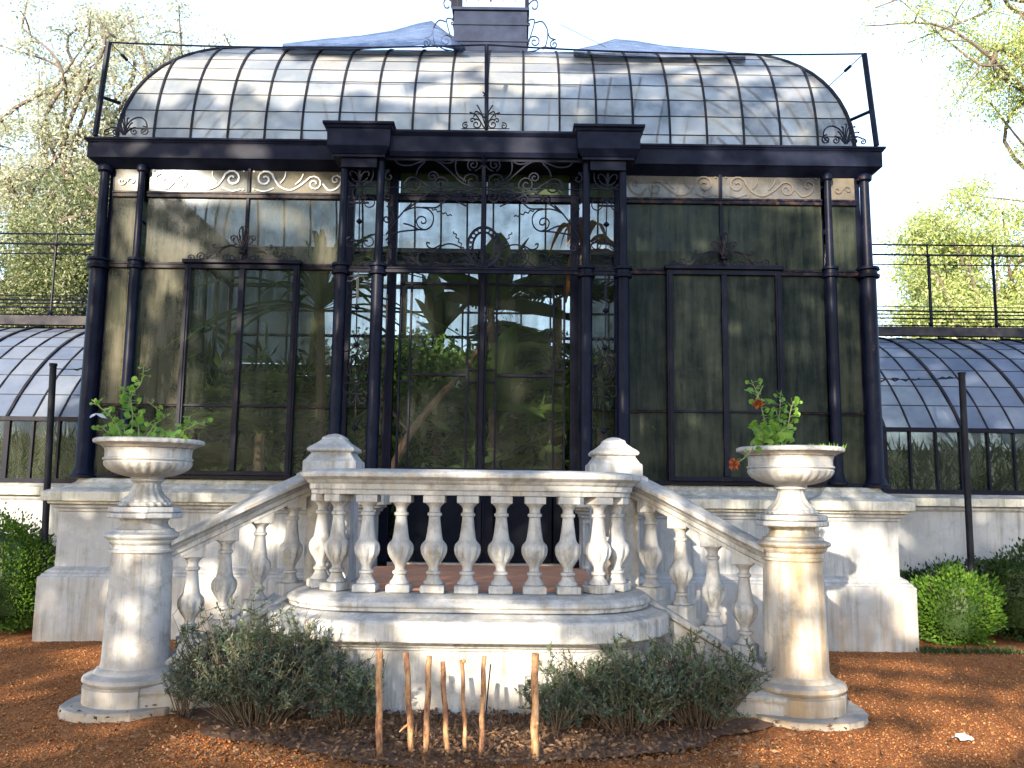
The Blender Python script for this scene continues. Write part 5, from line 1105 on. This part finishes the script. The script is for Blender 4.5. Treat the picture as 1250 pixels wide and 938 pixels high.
N = 1800; cA = np.array([X(-.75), 10.5, 3.15]); P_ = cA+rng.normal(0, 1, (N, 3))*np.array([.28, .2, .16]); V, F = leaf_arrays(P_, rand_dirs(N), rng.uniform(.06, .13, N), rng.uniform(.03, .06, N)); tagp(arr_mesh('leafy_climber', V, F, LF_HEDGE), 'bright leafy climber clump behind the left door leaf', 'climber')
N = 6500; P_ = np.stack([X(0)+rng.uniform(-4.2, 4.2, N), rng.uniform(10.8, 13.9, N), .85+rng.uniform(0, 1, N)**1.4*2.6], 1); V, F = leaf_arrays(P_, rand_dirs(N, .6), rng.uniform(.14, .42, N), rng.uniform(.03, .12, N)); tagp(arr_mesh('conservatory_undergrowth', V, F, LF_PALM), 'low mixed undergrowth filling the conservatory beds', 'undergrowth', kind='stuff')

# trees behind the photographer: their crowns cast the dappled shade, with leaf gaps cut to put sun patches where wanted
A_ = np.array([SUN.y, -SUN.x, 0]); A_ /= np.linalg.norm(A_); S_ = np.array(SUN); B_ = np.cross(A_, S_); B_ = B_ if B_[2] > 0 else -B_
def ab(p): p = np.asarray(p, float); return p @ A_, p @ B_
GAPS = []
def gap(u, v, Y, ru, rv, rot=0, k=1.0): 
    p = np.array(W(u, v, Y)); q = np.array(W(u+ru, v, Y)); t = np.array(W(u, v-rv, Y)); a, b = ab(p); GAPS.append((a, b, abs(ab(q)[0]-a)+.045, abs(ab(t)[1]-b)+.045, rot, k))
# curved landing
gap(610, 800, 6.3, 95, 42); gap(520, 770, 6.3, 26, 12); gap(700, 810, 6.3, 34, 26); gap(640, 762, 6.3, 60, 14); gap(575, 735, 6.45, 50, 7)
gap(360, 690, 7.0, 40, 75); gap(470, 700, 6.6, 16, 30, .4); gap(330, 640, 7.0, 14, 20); gap(420, 770, 6.4, 30, 10); gap(352, 755, 6.9, 30, 25); gap(378, 610, 7.1, 26, 25); gap(345, 810, 6.5, 20, 45); gap(400, 745, 6.7, 22, 18)
gap(410, 550, 7.2, 16, 20); gap(755, 560, 7.2, 10, 14); gap(720, 590, 6.6, 45, 12); gap(560, 575, 6.5, 55, 5); gap(860, 625, 7.0, 60, 30, .6)
gap(900, 650, 6.8, 26, 26, -.6); gap(845, 600, 7.0, 26, 18, -.6); gap(735, 650, 6.9, 8, 16); gap(880, 740, 6.9, 16, 50); gap(917, 760, 6.8, 18, 60); gap(760, 690, 7.0, 10, 18)
# left pillar and urn flecks
gap(180, 700, 6.4, 9, 6, .5); gap(155, 745, 6.4, 5, 10, .5); gap(152, 790, 6.4, 7, 8, .5); gap(178, 625, 6.4, 5, 22); gap(155, 556, 6.3, 22, 12); gap(150, 665, 6.4, 8, 8); gap(238, 690, 6.9, 6, 16); gap(228, 775, 8.0, 14, 18); gap(280, 625, 6.9, 10, 8)
# right urn, pillar and plinth end
gap(950, 565, 6.4, 42, 26); gap(965, 605, 6.5, 30, 26); gap(965, 690, 6.4, 22, 34, .2); gap(985, 800, 6.4, 10, 25); gap(960, 640, 6.5, 30, 8)
gap(1085, 690, 9.3, 26, 60, .5); gap(1020, 640, 9.3, 18, 30); gap(1112, 740, 9.3, 18, 45); gap(1165, 735, 9.7, 50, 45); gap(1030, 690, 9.3, 14, 22); gap(850, 650, 9.3, 40, 18); gap(300, 640, 9.3, 30, 14); gap(245, 700, 9.3, 26, 20)
gap(20, 700, 9.6, 35, 30); gap(25, 620, 11, 28, 20)
# front glazing and frieze
for g_ in ((240, 225, 70, 14), (370, 228, 45, 12), (155, 222, 16, 14), (205, 300, 30, 14), (345, 262, 26, 12), (150, 400, 14, 90), (200, 400, 22, 70), (152, 290, 14, 40), (930, 230, 70, 14), (1032, 230, 16, 18), (1010, 270, 8, 60), (1058, 270, 8, 60), (1032, 290, 12, 30), (215, 500, 25, 60), (395, 300, 12, 16)): gap(g_[0], g_[1], 9.7, g_[2], g_[3])
for g_ in ((535, 430, 34, 22), (560, 545, 26, 22), (655, 500, 14, 30), (690, 300, 16, 30)): gap(g_[0], g_[1], 10.6, g_[2], g_[3])
# roof
for g_ in ((230, 110, 60, 40), (310, 95, 70, 35), (390, 110, 70, 45), (470, 100, 55, 45), (540, 80, 60, 18), (560, 135, 45, 18), (640, 90, 55, 25), (690, 120, 50, 12), (820, 75, 80, 8), (940, 95, 60, 8), (620, 60, 80, 6), (850, 100, 30, 5), (980, 125, 25, 12)): gap(g_[0], g_[1], 10.3, g_[2], g_[3], .5)
for g_ in ((1000, 185, 60, 6), (300, 178, 20, 8), (650, 172, 40, 8)): gap(g_[0], g_[1], 9.5, g_[2], g_[3])
GAPS = np.array(GAPS)
def gapg(u, v, ru, rv):
    global GAPS
    q = W(u, v, 1.0); Yg = 1.6/(1.6-q.z); p = np.array([q.x*Yg, Yg, 0]); a, b = ab(p); GAPS = np.vstack([GAPS, [a, b, ru/1050*Yg, rv*1.1+.02, 0, 1]])
for g_ in ((1100, 812, 90, .05), (1120, 838, 110, .05), (1190, 790, 80, .04), (1075, 856, 50, .04), (1170, 872, 150, .09), (1080, 905, 140, .07), (1010, 925, 130, .05), (1215, 900, 80, .08), (60, 792, 100, .06), (110, 808, 50, .04), (215, 900, 140, .045), (330, 925, 90, .04), (60, 918, 90, .03), (650, 905, 80, .07), (560, 905, 60, .05), (30, 850, 30, .03)): gapg(*g_)
def shade_keep(P):
    a = P @ A_; b = P @ B_; keep = np.ones(len(P), bool); wob = .25*np.sin(a*9+b*4)+.2*np.sin(b*13-a*5)
    for g in GAPS:
        da, db = a-g[0], b-g[1]; c, s = math.cos(g[4]), math.sin(g[4]); x = (da*c+db*s)/g[2]; y = (-da*s+db*c)/g[3]; keep &= (x*x+y*y) > (1+wob)
    fleck = np.sin(a*5.1+1.3*np.sin(b*3.7))*np.sin(b*6.3+1.7*np.sin(a*2.9)); keep &= (fleck < .90)
    return keep
def shade_trees():
    a0, a1 = -9.3, 4.3; n = 4; w_ = (a1-a0)/n
    for i in range(n):
        ca = a0+w_*(i+.5); labs = ['tall tree behind the camera, leftmost of the four shading the steps', 'tall tree behind the camera, second from left, shading the steps', 'tall tree behind the camera, third from left, shading the steps', 'tall tree behind the camera, rightmost of the four shading the steps']
        d0 = -10.0-1.0*(i % 2); c = A_*ca+B_*5.5+S_*d0; base = (float(c[0]), float(c[1]), 0.0); r = empty('tree', base, labs[i], 'tree', 'trees behind the camera'); tk = MB(); top = Vector((base[0]+.3, base[1], 9.0))
        P = cr([Vector(base), Vector((base[0]-.2, base[1]+.1, 4.5)), top], 6); tk.tube(P, [.28*(1-.5*k/len(P)) for k in range(len(P))], 9)
        N = 34000; a = rng.uniform(ca-w_/2-.5, ca+w_/2+.5, N); b = rng.uniform(1.0, 10.4, N)+rng.normal(0, .1, N); dd = d0+rng.normal(0, .9, N); PP = a[:, None]*A_+b[:, None]*B_+dd[:, None]*S_
        for k in range(10):
            e = Vector(PP[k*31]); s0 = P[random.randint(5, len(P)-1)]; tk.tube(cr([s0, s0.lerp(e, .5)+Vector((0, 0, .3)), e], 5), [.06*(1-.08*t_) for t_ in range(11)], 5)
        tk.build('trunk', BARK, r); PP = PP[shade_keep(PP)]; M = len(PP)
        D = np.cross(rand_dirs(M)*.6+S_, rand_dirs(M)); D /= np.linalg.norm(D, axis=1)[:, None]; Sd = np.cross(D, S_+.35*rng.normal(size=(M, 3))); Sd /= np.linalg.norm(Sd, axis=1)[:, None]
        L = rng.uniform(.08, .15, (M, 1)); V = np.stack([PP-D*L*.5, PP+Sd*L*.3, PP+D*L*.5, PP-Sd*L*.3], 1).reshape(-1, 3); o = arr_mesh('crown', V, np.arange(4*M).reshape(M, 4), LF_BACK, r); o['kind'] = 'stuff'
shade_trees()
for o in list(C.objects):
    if '_o' in o: del o['_o']
